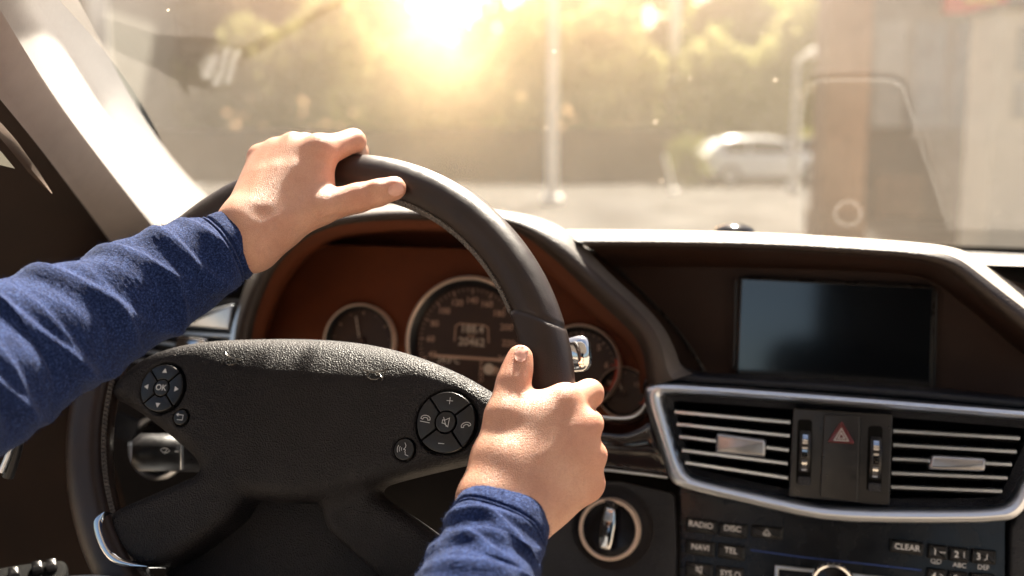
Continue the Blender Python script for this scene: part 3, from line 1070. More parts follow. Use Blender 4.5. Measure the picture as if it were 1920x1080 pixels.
hb = MB(); hb.add(loft(rows[:3]), 0); hb.add(loft(rows[2:]), 1)  # paler top rows over a dark lip: sunlit edge put into the colours
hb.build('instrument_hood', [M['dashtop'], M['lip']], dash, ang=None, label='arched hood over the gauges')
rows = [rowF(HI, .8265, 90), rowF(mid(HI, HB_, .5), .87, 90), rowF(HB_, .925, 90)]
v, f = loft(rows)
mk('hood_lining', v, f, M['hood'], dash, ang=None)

# cluster back plate
CP = Plane(PF(880, 640, .925), -CF * .97 + UZ * .25, CR)
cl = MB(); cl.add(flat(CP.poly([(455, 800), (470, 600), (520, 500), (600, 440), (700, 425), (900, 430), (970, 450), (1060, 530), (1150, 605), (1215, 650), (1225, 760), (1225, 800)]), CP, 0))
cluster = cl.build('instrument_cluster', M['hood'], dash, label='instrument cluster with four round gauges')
M['dial'] = mat('dial_face', (.045, .018, .007), .5, var=.2, vscale=60)  # brown stands in for the flare's glow on the dials
M['print'] = mat('dial_print', (.55, .34, .24), .6)
M['print2'] = mat('display_print', (.62, .50, .40), .6)
M['red'] = mat('dial_red', (.55, .06, .02), .5)
M['ring'] = mat('gauge_ring', (.85, .66, .54), .36, metal=.2, rvar=.1, vscale=160)


def gauge(px, py, rpx, nums, a0, a1, needle=None, minor=5, red=None, extra=None, label=None, ts=.0075):
    c = CP.ab(px, py); R = np.linalg.norm(CP.ab(px + rpx, py) - c)
    g = MB()
    g.add(lathe([(R * .86, .002), (R * .86, .0005), (.0001, .0005)], CP, c, 72), 0)
    g.add(lathe([(R * 1.02, .001), (R * 1.02, .008), (R * .985, .0105), (R * .955, .009)], CP, c, 80), 1)
    g.add(lathe([(R * .955, .0088), (R * .93, .0075), (R * .865, .002)], CP, c, 80), 2)
    h = .0011
    n = len(nums); tot = (n - 1) * minor
    for k in range(tot + 1):
        t = rad(a0 + (a1 - a0) * k / tot); big = k % minor == 0
        d = np.array([math.cos(t), math.sin(t)])
        m = 3 if not (red and k / tot > red) else 5
        g.add(ribbon([c + d * R * (.745 if big else .785), c + d * R * .83], .0011 if big else .0006, CP, h), m)
    for k, s in enumerate(nums):
        if s == '': continue
        t = rad(a0 + (a1 - a0) * k / (n - 1)); d = np.array([math.cos(t), math.sin(t)])
        g.add(text(s, ts, CP, c + d * R * .64, h, bold=.015), 3)
    if red:
        t = np.linspace(rad(a0 + (a1 - a0) * red), rad(a1), 14)
        g.add(ribbon(np.stack([c[0] + R * .91 * np.cos(t), c[1] + R * .91 * np.sin(t)], 1), R * .05, CP, .0079), 5)
    if needle is not None:
        t = rad(needle); d = np.array([math.cos(t), math.sin(t)])
        g.add(ribbon([c - d * R * .1, c + d * R * .7], .0014, CP, .004), 4)
        g.add(lathe([(R * .12, .0012), (R * .12, .006), (.0001, .0065)], CP, c, 24), 0)
    if extra: extra(g, c, R)
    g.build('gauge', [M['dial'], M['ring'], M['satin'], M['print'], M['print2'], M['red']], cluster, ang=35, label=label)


def centre(g, c, R):
    h = .0014
    def at(px, py): return CP.ab(px, py)
    g.add(ribbon([at(853, 640), at(855, 612), at(862, 607), at(908, 610), at(916, 615), at(917, 643)], .0013, CP, h), 3)
    g.add(text('188.4', .0112, CP, at(886, 618), h + .0002, bold=.02), 4)
    g.add(text('km', .006, CP, at(885, 630), h + .0002, bold=.01), 3)
    g.add(text('20462', .0112, CP, at(885, 642), h + .0002, bold=.02), 4)
    g.add(flat([at(815, 664), at(945, 673), at(945, 678), at(815, 670)], CP, h), 3)
    g.add(text('24.0°C', .0085, CP, at(842, 676), h + .0003, bold=.02), 4)
    for k, ch in enumerate('PRND'):
        g.add(text(ch, .0065, CP, at(903, 682 + 10 * k), h, bold=.01), 3)
    g.add(lathe([(.0055, .0014), (.0001, .0016)], CP, at(917, 692), 20), 4)
    g.add(flat(tri(at(930, 692), .0035, 0), CP, h), 3)


gauge(678, 642, 66, ['', '', '', '', ''], 200, -20, 105, 2, label='small left fuel gauge', ts=.006)
gauge(880, 640, 116, ['20', '40', '60', '80', '100', '120', '140', '160', '180', '200', '220', '240', '260'], 225, -45, None, 4, extra=centre, label='large central speedometer', ts=.0088)
gauge(1088, 688, 78, ['1', '2', '3', '4', '5', '6', '7'], 215, -35, 190, 4, red=.80, label='rev counter with a red zone', ts=.0085)
gauge(1170, 735, 47, ['', '80', '', '120', ''], 210, -30, 120, 2, red=.72, label='small lower right temperature gauge', ts=.006)

# backing of the dashboard: closes everything below the hood line
back = [rowF([(-150, 520), (300, 500), (420, 500), (560, 440), (700, 420), (900, 425), (1000, 440), (1100, 470), (1431, 475), (1740, 490), (1920, 640), (2300, 800)], 1.0, 60),
        rowF([(-150, 760), (700, 760), (1100, 760), (1500, 760), (1920, 800), (2300, 820)], .99, 60), rowF([(-150, 1300), (700, 1300), (1100, 1300), (1500, 1300), (2300, 1300)], .98, 60)]
v, f = loft(back)
mk('dash_body', v, f, M['dark'], dash, ang=None)

# left outer vent with silver frame, behind the sleeve
LV = Plane(PF(380, 640, .85), -CF * .96 + UZ * .2 + CR * .1, CR)
lv = MB()
lv.add(plate(rquad(LV.poly([(225, 560), (452, 560), (436, 690), (200, 700)]), .01), LV, -.02, -.004, .001), 0)
fr = smooth_poly(LV.poly([(474, 566), (462, 590), (452, 622), (446, 660), (440, 700)]), 24)
lvent = lv.build('air_vent', [M['satin']], dash, label='left outer air vent with silver slats')
for a, b in (((300, 622), (446, 631)), ((286, 641), (340, 648)), ((262, 656), (330, 668)), ((250, 674), (330, 684))):
    p0, p1 = LV.pt(*a, .006), LV.pt(*b, .006)
    mk('slat', *tube([p0, p1], .0022, 10, sq=1.5), M['silver'], lvent)
sv = MB(); sv.add(ribbon(fr, .010, LV, .012)); sv.build('vent_frame', M['silver'], lvent, smooth=False)
tbx = MB(); tbx.add(plate(rquad(LV.poly([(346, 630), (400, 636), (400, 662), (340, 656)]), .002), LV, .004, .016, .002)); tbx.build('vent_tab', M['chrome'], lvent, ang=35)
gl = MB(); gl.add(plate(rquad(LV.poly([(365, 590), (444, 570), (436, 618), (350, 612)]), .003), LV, .0, .008, .002)); gl.build('vent_panel', M['silver'], lvent, ang=35)

# central screen in its recess
SP = Plane(PF(1565, 620, .93), -CF * .985 + UZ * .17, CR)
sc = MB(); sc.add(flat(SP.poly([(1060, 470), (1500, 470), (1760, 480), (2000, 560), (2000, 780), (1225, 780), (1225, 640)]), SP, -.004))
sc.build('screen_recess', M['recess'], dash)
sq = SP.poly([(1392, 524), (1748, 542), (1742, 727), (1384, 703)], .010)
M['screen'] = mat('screen_glass', (.006, .008, .011), .10, spec=.9, coat=1, rvar=.02, vscale=8)
M['bezel'] = mat('screen_bezel', (.022, .018, .016), .3, rvar=.08, vscale=40)
s2 = MB(); s2.add(plate(rquad(inset(sq[::-1] if area2(sq) < 0 else sq, -.0026), .003), SP, -.004, .0085, .0015))
scr = s2.build('display_screen', M['bezel'], dash, ang=35, label='dark navigation screen reflecting pale light at its left')
s3 = MB(); s3.add(flat(sq, SP, .0088)); s3.build('screen_glass', M['screen'], scr)
for a, b in (((1381, 527), (1377, 690)), ((1755, 548), (1750, 725))):
    q0, q1 = SP.ab(*a, .006), SP.ab(*b, .006)
    s4 = MB(); s4.add(ribbon([q0, q1], .0022, SP, .0095)); s4.build('screen_edge', M['satin'], scr, smooth=False)
# shallow creases in the recess walls
for pts in ([(1135, 482), (1200, 545), (1265, 612), (1300, 660), (1322, 700)], [(1775, 505), (1835, 560), (1915, 640)]):
    q = smooth_poly([SP.ab(x, y) for x, y in pts], 30)
    mk('recess_edge', *tube([SP.w(a, b, .0) for a, b in q], .0016, 8), M['bezel'], dash)

# soft bar under the screen
BT = [(1212, 700), (1240, 688), (1262, 672), (1282, 690), (1310, 700), (1400, 704), (1560, 713), (1740, 727), (1920, 746), (2050, 760)]
BB = [(1206, 726), (1225, 722), (1250, 720), (1290, 721), (1340, 723), (1420, 728), (1570, 738), (1740, 750), (1920, 768), (2050, 780)]
rows = [rowF([(x, y - 2) for x, y in BT], .93), rowF(BT, .86), rowF(mid(BT, BB, .25), .835), rowF(mid(BT, BB, .6), .828), rowF(BB, .836), rowF([(x, y + 6) for x, y in BB], .87)]
v, f = loft(rows)
mk('dash_bar', v, f, M['dash'], dash, ang=None)

# central vents in a chrome frame
VP = Plane(PF(1570, 850, .815), -CF * .975 + UZ * .22, CR)
FO = [(1213, 716), (1300, 719), (1600, 741), (1920, 767), (2010, 776), (1985, 830), (1935, 925), (1915, 962), (1885, 978), (1700, 980), (1560, 976), (1480, 962), (1290, 917), (1262, 906), (1250, 880), (1225, 800), (1207, 745)]
FI = [(1246, 738), (1310, 741), (1600, 763), (1920, 788), (1962, 794), (1945, 830), (1905, 915), (1893, 940), (1872, 951), (1700, 952), (1560, 949), (1488, 936), (1305, 896), (1288, 886), (1278, 865), (1256, 790), (1244, 750)]
fo = smooth_poly(VP.poly(FO), 200, True, 1); fi = smooth_poly(VP.poly(FI), 200, True, 1)
if area2(fo) < 0: fo = fo[::-1]; fi = fi[::-1]
fi = np.array([fi[np.argmin(np.linalg.norm(fi - q, axis=1))] for q in fo])
for _ in range(6): fi = (np.roll(fi, 1, 0) + 2 * fi + np.roll(fi, -1, 0)) / 4
rows = []
for t, h in ((0, -.02), (0, .004), (.06, .0075), (.25, .0105), (.5, .0115), (.75, .0095), (.93, .005), (1, .001), (1.02, -.012)):
    q = fo * (1 - t) + fi * t
    rows.append([VP.w(a, b, h) for a, b in q])
v, f = loft(rows, cu=True)
vent_frame = mk('vent_frame', v, f, M['silver'], dash, ang=50, label='satin chrome frame round the central vents')
bz = MB()
fi2 = inset(fi, .006)
for _ in range(3): fi2 = (np.roll(fi2, 1, 0) + 2 * fi2 + np.roll(fi2, -1, 0)) / 4
bz.add(loft([[VP.w(a, b, -.002) for a, b in fi * 1.004], [VP.w(a, b, -.0035) for a, b in fi], [VP.w(a, b, -.008) for a, b in fi2], [VP.w(a, b, -.035) for a, b in fi2]], cu=True))
bz.add(flat(fi2, VP, -.035), 1)
bz.build('vent_bezel', [M['dash'], M['gap']], dash, ang=50)


def cvent(slats, tab, label):
    pts = np.array([q for s in slats for q in s], float); m = pts.mean(0)
    cvb = MB()
    corner = [slats[0][0], slats[0][1], slats[-1][1], slats[-1][0]]
    q = VP.poly(corner)
    cvb.add(flat(inset(q[::-1] if area2(q) < 0 else q, -.004), VP, -.030))
    vt = cvb.build('air_vent', M['dark'], dash, label=label)
    for a, b in slats:
        p0, p1 = VP.ab(*a), VP.ab(*b); u = unit(p1 - p0); n = np.array([-u[1], u[0]])
        sb = MB()
        q = np.array([p0, p1])
        prof = [(.0022, -.006), (.0026, -.0012), (.0014, .0008), (-.0008, .0006), (-.0020, -.002), (-.0035, -.010), (-.005, -.022)]
        rows = [[VP.w(*(p + n * o), h) for p in (p0, p0 * .5 + p1 * .5, p1)] for o, h in prof]
        sb.add(loft(rows[:4]), 0); sb.add(loft(rows[3:]), 1)
        sb.build('slat', [M['silver'], M['satin']], vt, ang=50)
    tq = VP.poly(tab)
    tb = MB(); tb.add(plate(rquad(tq, .003), VP, -.006, .008, .0028), 0)
    tb.build('vent_tab', M['tab'], vt, ang=50)
    for fr in np.linspace(.12, .88, 5):
        a = np.array(slats[0][0]) * (1 - fr) + np.array(slats[0][1]) * fr; b = np.array(slats[-1][0]) * (1 - fr) + np.array(slats[-1][1]) * fr
        p0, p1 = VP.ab(*a), VP.ab(*b)
        mk('vane', *box((VP.w(*p0, -.020) + VP.w(*p1, -.020)) / 2, .0008, np.linalg.norm(p1 - p0) / 2, .006, (VP.u, VP.v, VP.n)), M['dark'], vt)


cvent([((1265, 773), (1482, 793)), ((1269, 796), (1481, 818)), ((1274, 819), (1479, 845)), ((1279, 845), (1477, 870)), ((1285, 868), (1477, 897))],
      [(1344, 811), (1437, 824), (1436, 856), (1342, 848)], 'central air vent left of the hazard switch')
cvent([((1675, 809), (1912, 823)), ((1675, 835), (1906, 848)), ((1673, 861), (1897, 872)), ((1672, 888), (1889, 897)), ((1671, 914), (1879, 922))],
      [(1745, 852), (1847, 858), (1845, 883), (1738, 879)], 'central air vent right of the hazard switch')
# block between the vents
b = MB(); b.add(plate(rquad(VP.poly([(1487, 765), (1674, 777), (1668, 948), (1478, 931)]), .002), VP, -.03, .0015, .0012))
blk = b.build('switch_block', M['satin'], dash, ang=35)
hz = MB(); hz.add(plate(rquad(VP.poly([(1545, 776), (1613, 780), (1608, 941), (1536, 931)]), .002), VP, .0005, .0045, .0012), 0)
tq = VP.poly([(1577, 787), (1604, 832), (1549, 829)])
hz.add(plate(rquad(tq, .003), VP, .004, .0062, .0012), 1)
cT = VP.poly([(1577, 799), (1592, 827), (1562, 825)]).mean(0)
u2 = unit(VP.ab(1604, 832) - VP.ab(1549, 829)); an = math.degrees(math.atan2(u2[1], u2[0]))
for s in (.0062, .0030):
    hz.add(ribbon(xf([(math.cos(rad(90 + 120 * k)), math.sin(rad(90 + 120 * k))) for k in range(3)], cT + (0, -.0003), s, an), .0009, VP, .0064, True), 2)
M['hazard'] = mat('hazard_red', (.085, .008, .011), .25, spec=.6)
hz.build('hazard_button', [M['satin'], M['hazard'], mat('hazard_print', (.40, .38, .38), .5)], blk, ang=35, label='hazard warning switch with red triangle')
for cx, cy, s in ((1509, 846, 'left'), (1641, 858, 'right')):
    w = MB(); c = VP.ab(cx, cy)
    w.add(plate(rquad(VP.poly([(cx - 13, cy - 60), (cx + 14, cy - 59), (cx + 11, cy + 64), (cx - 17, cy + 62)]), .003), VP, .0005, .0022, .0006), 1)
    th = np.linspace(-1.15, 1.15, 25)
    for k in range(24):
        R, cx0 = .022, -.012
        m = 2 if 4 <= k < 19 and k not in (9, 14) else 0
        rows = []
        for t in (th[k] + .006, th[k + 1] - .006):
            rows.append([VP.w(c[0] + o, c[1] + .0 + R * math.sin(t), cx0 + R * math.cos(t) + (0 if abs(o) < .003 else -.001)) for o in (-.0042, -.0028, .0028, .0042)])
        w.add(loft(rows), 0)
        if m == 2: w.add(loft([[VP.w(c[0] + o, c[1] + R * math.sin(t), cx0 + .0004 + R * math.cos(t)) for o in (-.002, .002)] for t in (th[k] + .008, th[k + 1] - .008)]), 2)
    q = VP.poly([(cx - 13, cy + 46), (cx + 11, cy + 48), (cx + 10, cy + 64), (cx - 14, cy + 62)])
    w.add(plate(rquad(q, .001), VP, .002, .0034, .0006), 3)
    w.build('vent_wheel', [M['satin'], M['gap'], M['chrome'], M['dash']], blk, ang=40)

# glossy lacquered trim between the gauges and the ignition
tr = [[(1090, 775), (1130, 779), (1165, 784), (1188, 780), (1200, 770), (1210, 755), (1216, 745)],
      [(1090, 790), (1130, 796), (1170, 800), (1200, 790), (1218, 778), (1224, 790), (1228, 800)],
      [(1090, 815), (1130, 822), (1175, 830), (1206, 826), (1222, 824), (1234, 840), (1240, 850)],
      [(1090, 850), (1130, 856), (1180, 862), (1210, 864), (1230, 868), (1244, 880), (1252, 888)],
      [(1090, 876), (1130, 880), (1180, 886), (1214, 890), (1236, 893), (1250, 895), (1262, 898)]]
rows = [rowF(t, F, 30) for t, F in zip(tr, (.90, .835, .822, .824, .832))]
rr2 = [rows[0]]
for a, b2 in zip(rows[:-1], rows[1:]):
    rr2 += [a * .5 + b2 * .5, b2]
v, f = loft(rr2)
mk('lacquer_trim', v, f, M['piano'], dash, ang=None, label='glossy dark brown trim strip')
e = rowF([(1080, 876), (1130, 880), (1180, 886), (1214, 890), (1252, 895)], .829, 30)
mk('trim_edge', *tube(e, .0011, 8), M['silver'], dash)
e = rowF([(1120, 781), (1160, 785), (1186, 783), (1202, 772), (1212, 752)], .826, 30)
mk('trim_edge', *tube(e, .0013, 8), M['silver'], dash)

# lower dash panel with the ignition switch
IP = Plane(PF(1143, 992, .825), -CF * .95 + UZ * .3, CR)
lp = MB()
ic = IP.ab(1147, 988)
pl = smooth_poly(IP.poly([(880, 905), (1262, 902), (1268, 1000), (1266, 1180), (880, 1180)]), 120, True, 1)
if area2(pl) < 0: pl = pl[::-1]
hole = circ(ic, .037, 120)
o = np.array([pl[np.argmin(np.abs(np.angle(np.exp(1j * (np.arctan2(*(pl - ic).T[::-1]) - a)))))] for a in np.linspace(0, 2 * pi, 120, endpoint=False)])
rows = [[IP.w(a, b, -.01) for a, b in o * 1.0], [IP.w(a, b, .0) for a, b in o], [IP.w(a, b, 0.) for a, b in hole], [IP.w(a, b, -.0012) for a, b in circ(ic, .0358, 120)], [IP.w(a, b, -.005) for a, b in circ(ic, .033, 120)], [IP.w(a, b, -.0075) for a, b in circ(ic, .028, 120)], [IP.w(a, b, -.0075) for a, b in circ(ic, .001, 120)]]
lp.add(loft(rows, cu=True))
lp.build('lower_panel', M['dash'], dash, ang=50)
c = IP.ab(1143, 992, .0); RI = np.linalg.norm(IP.ab(1200, 992) - c)
ig = MB()
ig.add(lathe([(RI * 1.01, -.008), (RI * 1.01, .003), (RI * .97, .0058), (RI * .91, .0055), (RI * .87, .003)], IP, c, 72), 0)
ig.add(lathe([(RI * .872, .0031), (RI * .86, -.001), (RI * .6, -.002), (.0001, -.002)], IP, c, 72), 1)
ig.build('ignition_switch', [M['ring'], M['gloss']], dash, ang=40, label='round ignition switch with a metal ring')
key = empty('ignition_key', IP.w(c[0], c[1], 0), 'chrome and dark key standing upright in the round ignition switch', 'key')
kb = MB()
kp = Plane(IP.w(c[0], c[1], 0), IP.n, IP.u * math.cos(rad(-8)) + IP.v * math.sin(rad(-8)))
kb.add(plate(rquad([(-.0058, .019), (.0030, .019), (.0062, .006), (.0066, -.010), (.0058, -.0165), (-.0030, -.0165), (-.0056, -.008), (-.0064, .006)], .002), kp, -.001, .013, .0022))
kb.build('key_body', M['chrome'], key, ang=40)
k2 = MB(); k2.add(plate(rquad([(-.0075, .0245), (.0015, .0245), (.0030, .0185), (-.0060, .0185)], .002), kp, -.001, .012, .002)); k2.build('key_head', M['satin'], key, ang=40)
k3 = MB(); k3.add(plate(rquad([(-.0036, .003), (.0008, .003), (.0014, -.005), (-.0030, -.005)], .001), kp, .012, .0139, .0005)); k3.build('key_button', M['satin'], key, ang=40)
k4 = MB(); k4.add(plate(rquad([(-.0046, .0155), (.0022, .0155), (.0032, .0075), (-.0048, .0075)], .0008), kp, .0125, .0137, .0004)); k4.build('key_button', M['silver'], key, ang=40)

# radio panel
RPl = Plane(PF(1560, 1040, .835), -CF * .955 + UZ * .30, CR)
rp = MB(); rp.add(plate(rquad(RPl.poly([(1274, 905), (1890, 905), (1886, 985), (1884, 1400), (1270, 1400)]), .003), RPl, -.03, 0, .001))
radio = rp.build('radio_panel', M['panel'], dash, ang=35, label='black radio and phone control panel')
u_r = unit(RPl.ab(1400, 1002) - RPl.ab(1288, 990))


def rbtn(quad, txts, mats=None, h=.0045, lab=None):
    q = RPl.poly(quad)
    b = MB(); b.add(plate(rquad(q, .0012), RPl, .0002, h, .0022, 4), 0)
    q = q[::-1] if area2(q) < 0 else q
    u = unit(RPl.ab(*quad[1]) - RPl.ab(*quad[0]))
    for t in txts: b.add(t(u, h + .00015), 1)
    b.build('button', [M['button'], M['icon2']], radio, ang=60, label=lab)


M['icon2'] = mat('button_print', (.75, .75, .77), .5)
T = lambda s, size, px, py: (lambda u, h: text(s, size, RPl, RPl.ab(px, py), h, u, bold=.012))
Rb = lambda pts, px, py, s, cl=False: (lambda u, h: ribbon(xf(pts, RPl.ab(px, py), s, math.degrees(math.atan2(u[1], u[0]))), .0006, RPl, h, cl))
TRI = [(-.9, -.5), (.9, -.5), (0, .75)]
rbtn([(1287, 969), (1345, 977), (1344, 1003), (1285, 996)], [T('RADIO', .0068, 1315, 984)])
rbtn([(1348, 978), (1402, 984), (1400, 1011), (1347, 1004)], [T('DISC', .0068, 1374, 991)])
rbtn([(1409, 983), (1469, 990), (1467, 1012), (1408, 1006)], [Rb(TRI, 1438, 997, .0032, True), Rb([(-.9, -.9), (.9, -.9)], 1438, 997, .0032)])
rbtn([(1286, 1010), (1342, 1017), (1341, 1045), (1285, 1038)], [T('NAVI', .0068, 1314, 1026)])
rbtn([(1346, 1017), (1398, 1024), (1397, 1052), (1345, 1045)], [T('TEL', .0068, 1371, 1032)])
rbtn([(1286, 1052), (1338, 1059), (1337, 1086), (1285, 1080)], [Rb([(-.7, -.35), (-.7, .35), (-.2, .35), (.75, .95), (.75, -.95), (-.2, -.35)], 1311, 1067, .0032, True), Rb([(-.7, .9), (.6, -.9)], 1311, 1067, .0034)])
rbtn([(1342, 1060), (1395, 1066), (1394, 1094), (1341, 1087)], [T('SYS', .0064, 1362, 1074), Rb(arc((0, 0), 1, 0, 340, 14), 1383, 1077, .0022, True)])
rbtn([(1669, 1010), (1732, 1017), (1729, 1042), (1668, 1034)], [T('CLEAR', .0066, 1700, 1026)])
for i, (x, y, d, l) in enumerate(((1740, 1019, '1', None), (1780, 1024, '2', 'ABC'), (1821, 1028, '3', 'DEF'))):
    wd = 36 if i < 2 else 46
    rbtn([(x, y), (x + wd, y + 4), (x + wd - 1, y + 31), (x - 1, y + 27)], [T(d, .0072, x + 12, y + 15), Rb([(-1, 0), (1, 0)] if i == 0 else [(0, -1), (0, 1)] if i == 1 else [(.4, 1), (.2, -.6), (-.6, -1)], x + 26, y + 16, .0024)])
    lb = MB()
    if l: lb.add(text(l, .0052, RPl, RPl.ab(x + 19 + 4 * (i == 2), y + 36), .0004, unit(RPl.ab(x + wd, y + 4) - RPl.ab(x, y)), bold=.012))
    else:
        cc = RPl.ab(x + 15, y + 33)
        lb.add(ribbon(circ(cc + (-.0022, 0), .0016, 14), .0005, RPl, .0004, True)); lb.add(ribbon(circ(cc + (.0022, 0), .0016, 14), .0005, RPl, .0004, True)); lb.add(ribbon([cc + (-.0022, -.0019), cc + (.0022, -.0019)], .0005, RPl, .0005))
    lb.build('button_caption', M['icon2'], radio, smooth=False)
    rbtn([(x - 2, y + 45), (x + wd - 2, y + 49), (x + wd - 3, y + 78), (x - 3, y + 74)], [T(str(4 + i), .0072, x + 10, y + 60), Rb([(-.8, .8), (.5, 0), (-.8, -.8)] if i == 0 else [(-.9, .5), (.2, .5), (.2, -.8)] if i == 1 else [(-.7, -.8), (0, .8), (.7, -.8)], x + 25, y + 61, .0022)])
# chrome framed knob and blue line at the bottom of the panel
kc = RPl.ab(1561, 1095); RK = .0178
kn = MB(); kn.add(lathe([(RK * 1.02, 0), (RK, .012), (RK * .94, .0145), (RK * .84, .0140), (RK * .80, .011)], RPl, kc, 60), 0); kn.add(lathe([(RK * .80, .011), (RK * .74, .009), (.0001, .0105)], RPl, kc, 60), 1)
for k in range(24):
    t = 2 * pi * k / 24; d = np.array([math.cos(t), math.sin(t)])
    kn.add(tube([RPl.w(*(kc + d * RK * 1.0), .003), RPl.w(*(kc + d * RK * .985), .0115)], .0009, 6), 0)
kn.build('control_knob', [M['chrome'], M['gloss']], radio, ang=40)
for q in ([(1453, 1059), (1530, 1067), (1528, 1073), (1460, 1066), (1458, 1110), (1452, 1110)], [(1592, 1074), (1690, 1084), (1690, 1091), (1592, 1081)]):
    b = MB(); b.add(plate(RPl.poly(q), RPl, .0002, .004, .0006)); b.build('knob_frame', M['silver'], radio, ang=35)
M['blue'] = mat('blue_line', (.02, .05, .22), .4)
b = MB(); b.add(ribbon([RPl.ab(x, y) for x, y in ((1407, 1031), (1500, 1044), (1620, 1057), (1728, 1069))], .0012, RPl, .0006)); b.build('panel_line', M['blue'], radio, smooth=False)
# side of the console
b = MB(); b.add(plate(RPl.poly([(1892, 990), (1925, 925), (2100, 880), (2100, 1300), (1888, 1300)]), RPl, -.03, .006, .003)); b.build('console_side', M['dash'], dash, ang=40)

# steering column shroud
sh = MB()
sp = [WP.o - WP.n * .03 + WP.v * -.02, WP.o - WP.n * .10 + WP.v * -.02, WP.o - WP.n * .24 + WP.v * -.015]
sh.add(tube(sp, [.048, .06, .075], 40, sq=1.2)); sh.build('column_shroud', M['dark'], dash, ang=50)

# dash top behind the hoods, down to the foot of the windscreen
DT_Z = PF(1100, 431, .905)[2] - .022
dt = []
for F in (.90, 1.0, 1.12, 1.24, 1.36, 1.46):
    dt.append([CF * F + CR * r + UZ * (1.2 - .0865 * F - .020) for r in np.linspace(-.75, .95, 50)])
v, f = loft(dt)
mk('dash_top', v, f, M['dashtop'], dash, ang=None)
# passenger side of the dash top, right of the screen hood
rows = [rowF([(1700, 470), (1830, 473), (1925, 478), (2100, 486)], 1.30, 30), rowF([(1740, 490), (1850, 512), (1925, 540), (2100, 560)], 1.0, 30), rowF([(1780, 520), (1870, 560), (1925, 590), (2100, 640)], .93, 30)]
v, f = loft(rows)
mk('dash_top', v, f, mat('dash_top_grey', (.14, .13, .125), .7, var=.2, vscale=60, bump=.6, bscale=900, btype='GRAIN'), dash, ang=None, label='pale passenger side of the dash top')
# light sensor dome
c = PF(1376, 436, 1.02)
v, f = lathe([(.022, -.012), (.0215, 0), (.018, .005), (.010, .0085), (.0001, .0095)], Plane(c, UZ, CR), (0, 0), 40)
mk('sensor_dome', v, f, M['gloss'], dash, label='small black sensor dome on the dash top')

# ------------------------------------------------------------------ stalks on the column
st = empty('control_stalk', P(300, 850, .80), 'dark wiper stalk with printed wiper symbol seen through the left gap of the steering wheel', 'control stalk')
KP = Plane(P(300, 846, .78), -fw, rt)
sb = MB()
a0 = P(385, 850, .80); a1 = P(330, 848, .79); a2 = P(262, 848, .775); a3 = P(248, 848, .773)
sb.add(tube([a0, a1, a2, a3], [.0150, .0150, .0148, .010], 36, sq=1.0))
s_ob = sb.build('stalk_body', M['satin'], st, ang=50)
ii = MB()
c = KP.ab(318, 843); hh = .0105
ii.add(ribbon(xf(list(arc((0, -.6), 1.5, 40, 140, 9)) + list(arc((0, -.6), .55, 140, 40, 5)), c, .0032, -6), .0006, KP, hh, True))
ii.add(ribbon(xf([(-.1, -.5), (.5, .6)], c, .0034), .0006, KP, hh + .0001))
ii.add(ribbon([KP.ab(336, 842), KP.ab(343, 843)], .0012, KP, hh))
ii.build('wiper_symbol', M['icon'], s_ob, smooth=False)
r_ = [P(341, y, .772) for y in np.linspace(828, 880, 12)]
mk('stalk_mark', *tube(r_, .0012, 6), M['silver'], s_ob)
# silver crescent ring behind the stalk (light switch surround)
LP_ = Plane(PF(300, 845, .86), -CF * .96 + UZ * .2, CR)
c = LP_.ab(296, 838); R = np.linalg.norm(LP_.ab(348, 838) - c)
rg = MB(); rg.add(lathe([(R * 1.0, -.004), (R * 1.0, .003), (R * .95, .005), (R * .88, .003), (R * .86, -.006)], LP_, c, 60), 0); rg.add(lathe([(R * .86, -.004), (.0001, -.004)], LP_, c, 40), 1)
rg.build('light_switch', [M['silver'], M['dark']], dash, ang=40, label='round light switch with silver ring')
b = MB(); b.add(plate(rquad(LP_.poly([(222, 770), (268, 790), (252, 830), (210, 815)]), .003), LP_, 0, .006, .002)); b.build('switch', M['dash'], dash, ang=40)

gs = empty('gear_lever', P(1088, 664, .74), 'chrome-tipped gear lever stalk behind the right side of the wheel rim', 'gear lever')
pth = [P(1000, 690, .76), P(1066, 672, .752), P(1098, 664, .744), P(1107, 662, .742)]
g = MB(); g.add(tube(pth[:2], [.006, .0085], 20)); g.build('lever_shaft', M['satin'], gs, ang=50)
g = MB()
for k in range(1):
    q = resample([P(1058, 668, .742), P(1096, 662, .736), P(1108, 661, .734)], 16)
    rr = np.array([.0118, .0122, .0126, .0130, .0132, .0134, .0135, .0136, .0137, .0137, .0136, .0132, .0126, .0115, .0098, .006])
    g.add(tube(q, rr, 36, sq=.62))
g.build('lever_tip', M['chrome'], gs, ang=60)

# dark blocker added behind the camera to darken the screen's reflection
st_ = empty('screen_blocker', np.array([.02, -.62, .45]), 'added dark padded blocker behind the viewpoint, mirrored by the screen', 'blocker')
def pad_box(name, c, hx, hy, hz, r):
    pl = Plane(np.asarray(c) - np.array([0, -hy, 0]), [0, 1, 0], [-1, 0, 0])
    mk(name, *plate(rrect(-hx, -hz, hx, hz, r), pl, -2 * hy, 0, hy * .9, 5, True), M['dark'], st_, ang=50)
pad_box('blocker_top', [.12, -.60, 1.46], .27, .06, .24, .06)
pad_box('blocker_base', [.03, -.62, .92], .30, .08, .36, .07)
# ------------------------------------------------------------------ roof pillar, door, windscreen
M['fabric_pale'] = mat('pillar_fabric', (.31, .295, .28), .85, var=.04, vscale=300, bump=.35, bscale=1500)
M['trimgrey'] = mat('pillar_trim', (.31, .265, .24), .7, var=.05, vscale=60, bump=.3, bscale=1200)
M['trimbrown'] = mat('door_dark', (.022, .009, .004), .7, var=.25, vscale=14, bump=.3, bscale=900)  # brown holds the warm glare over the door

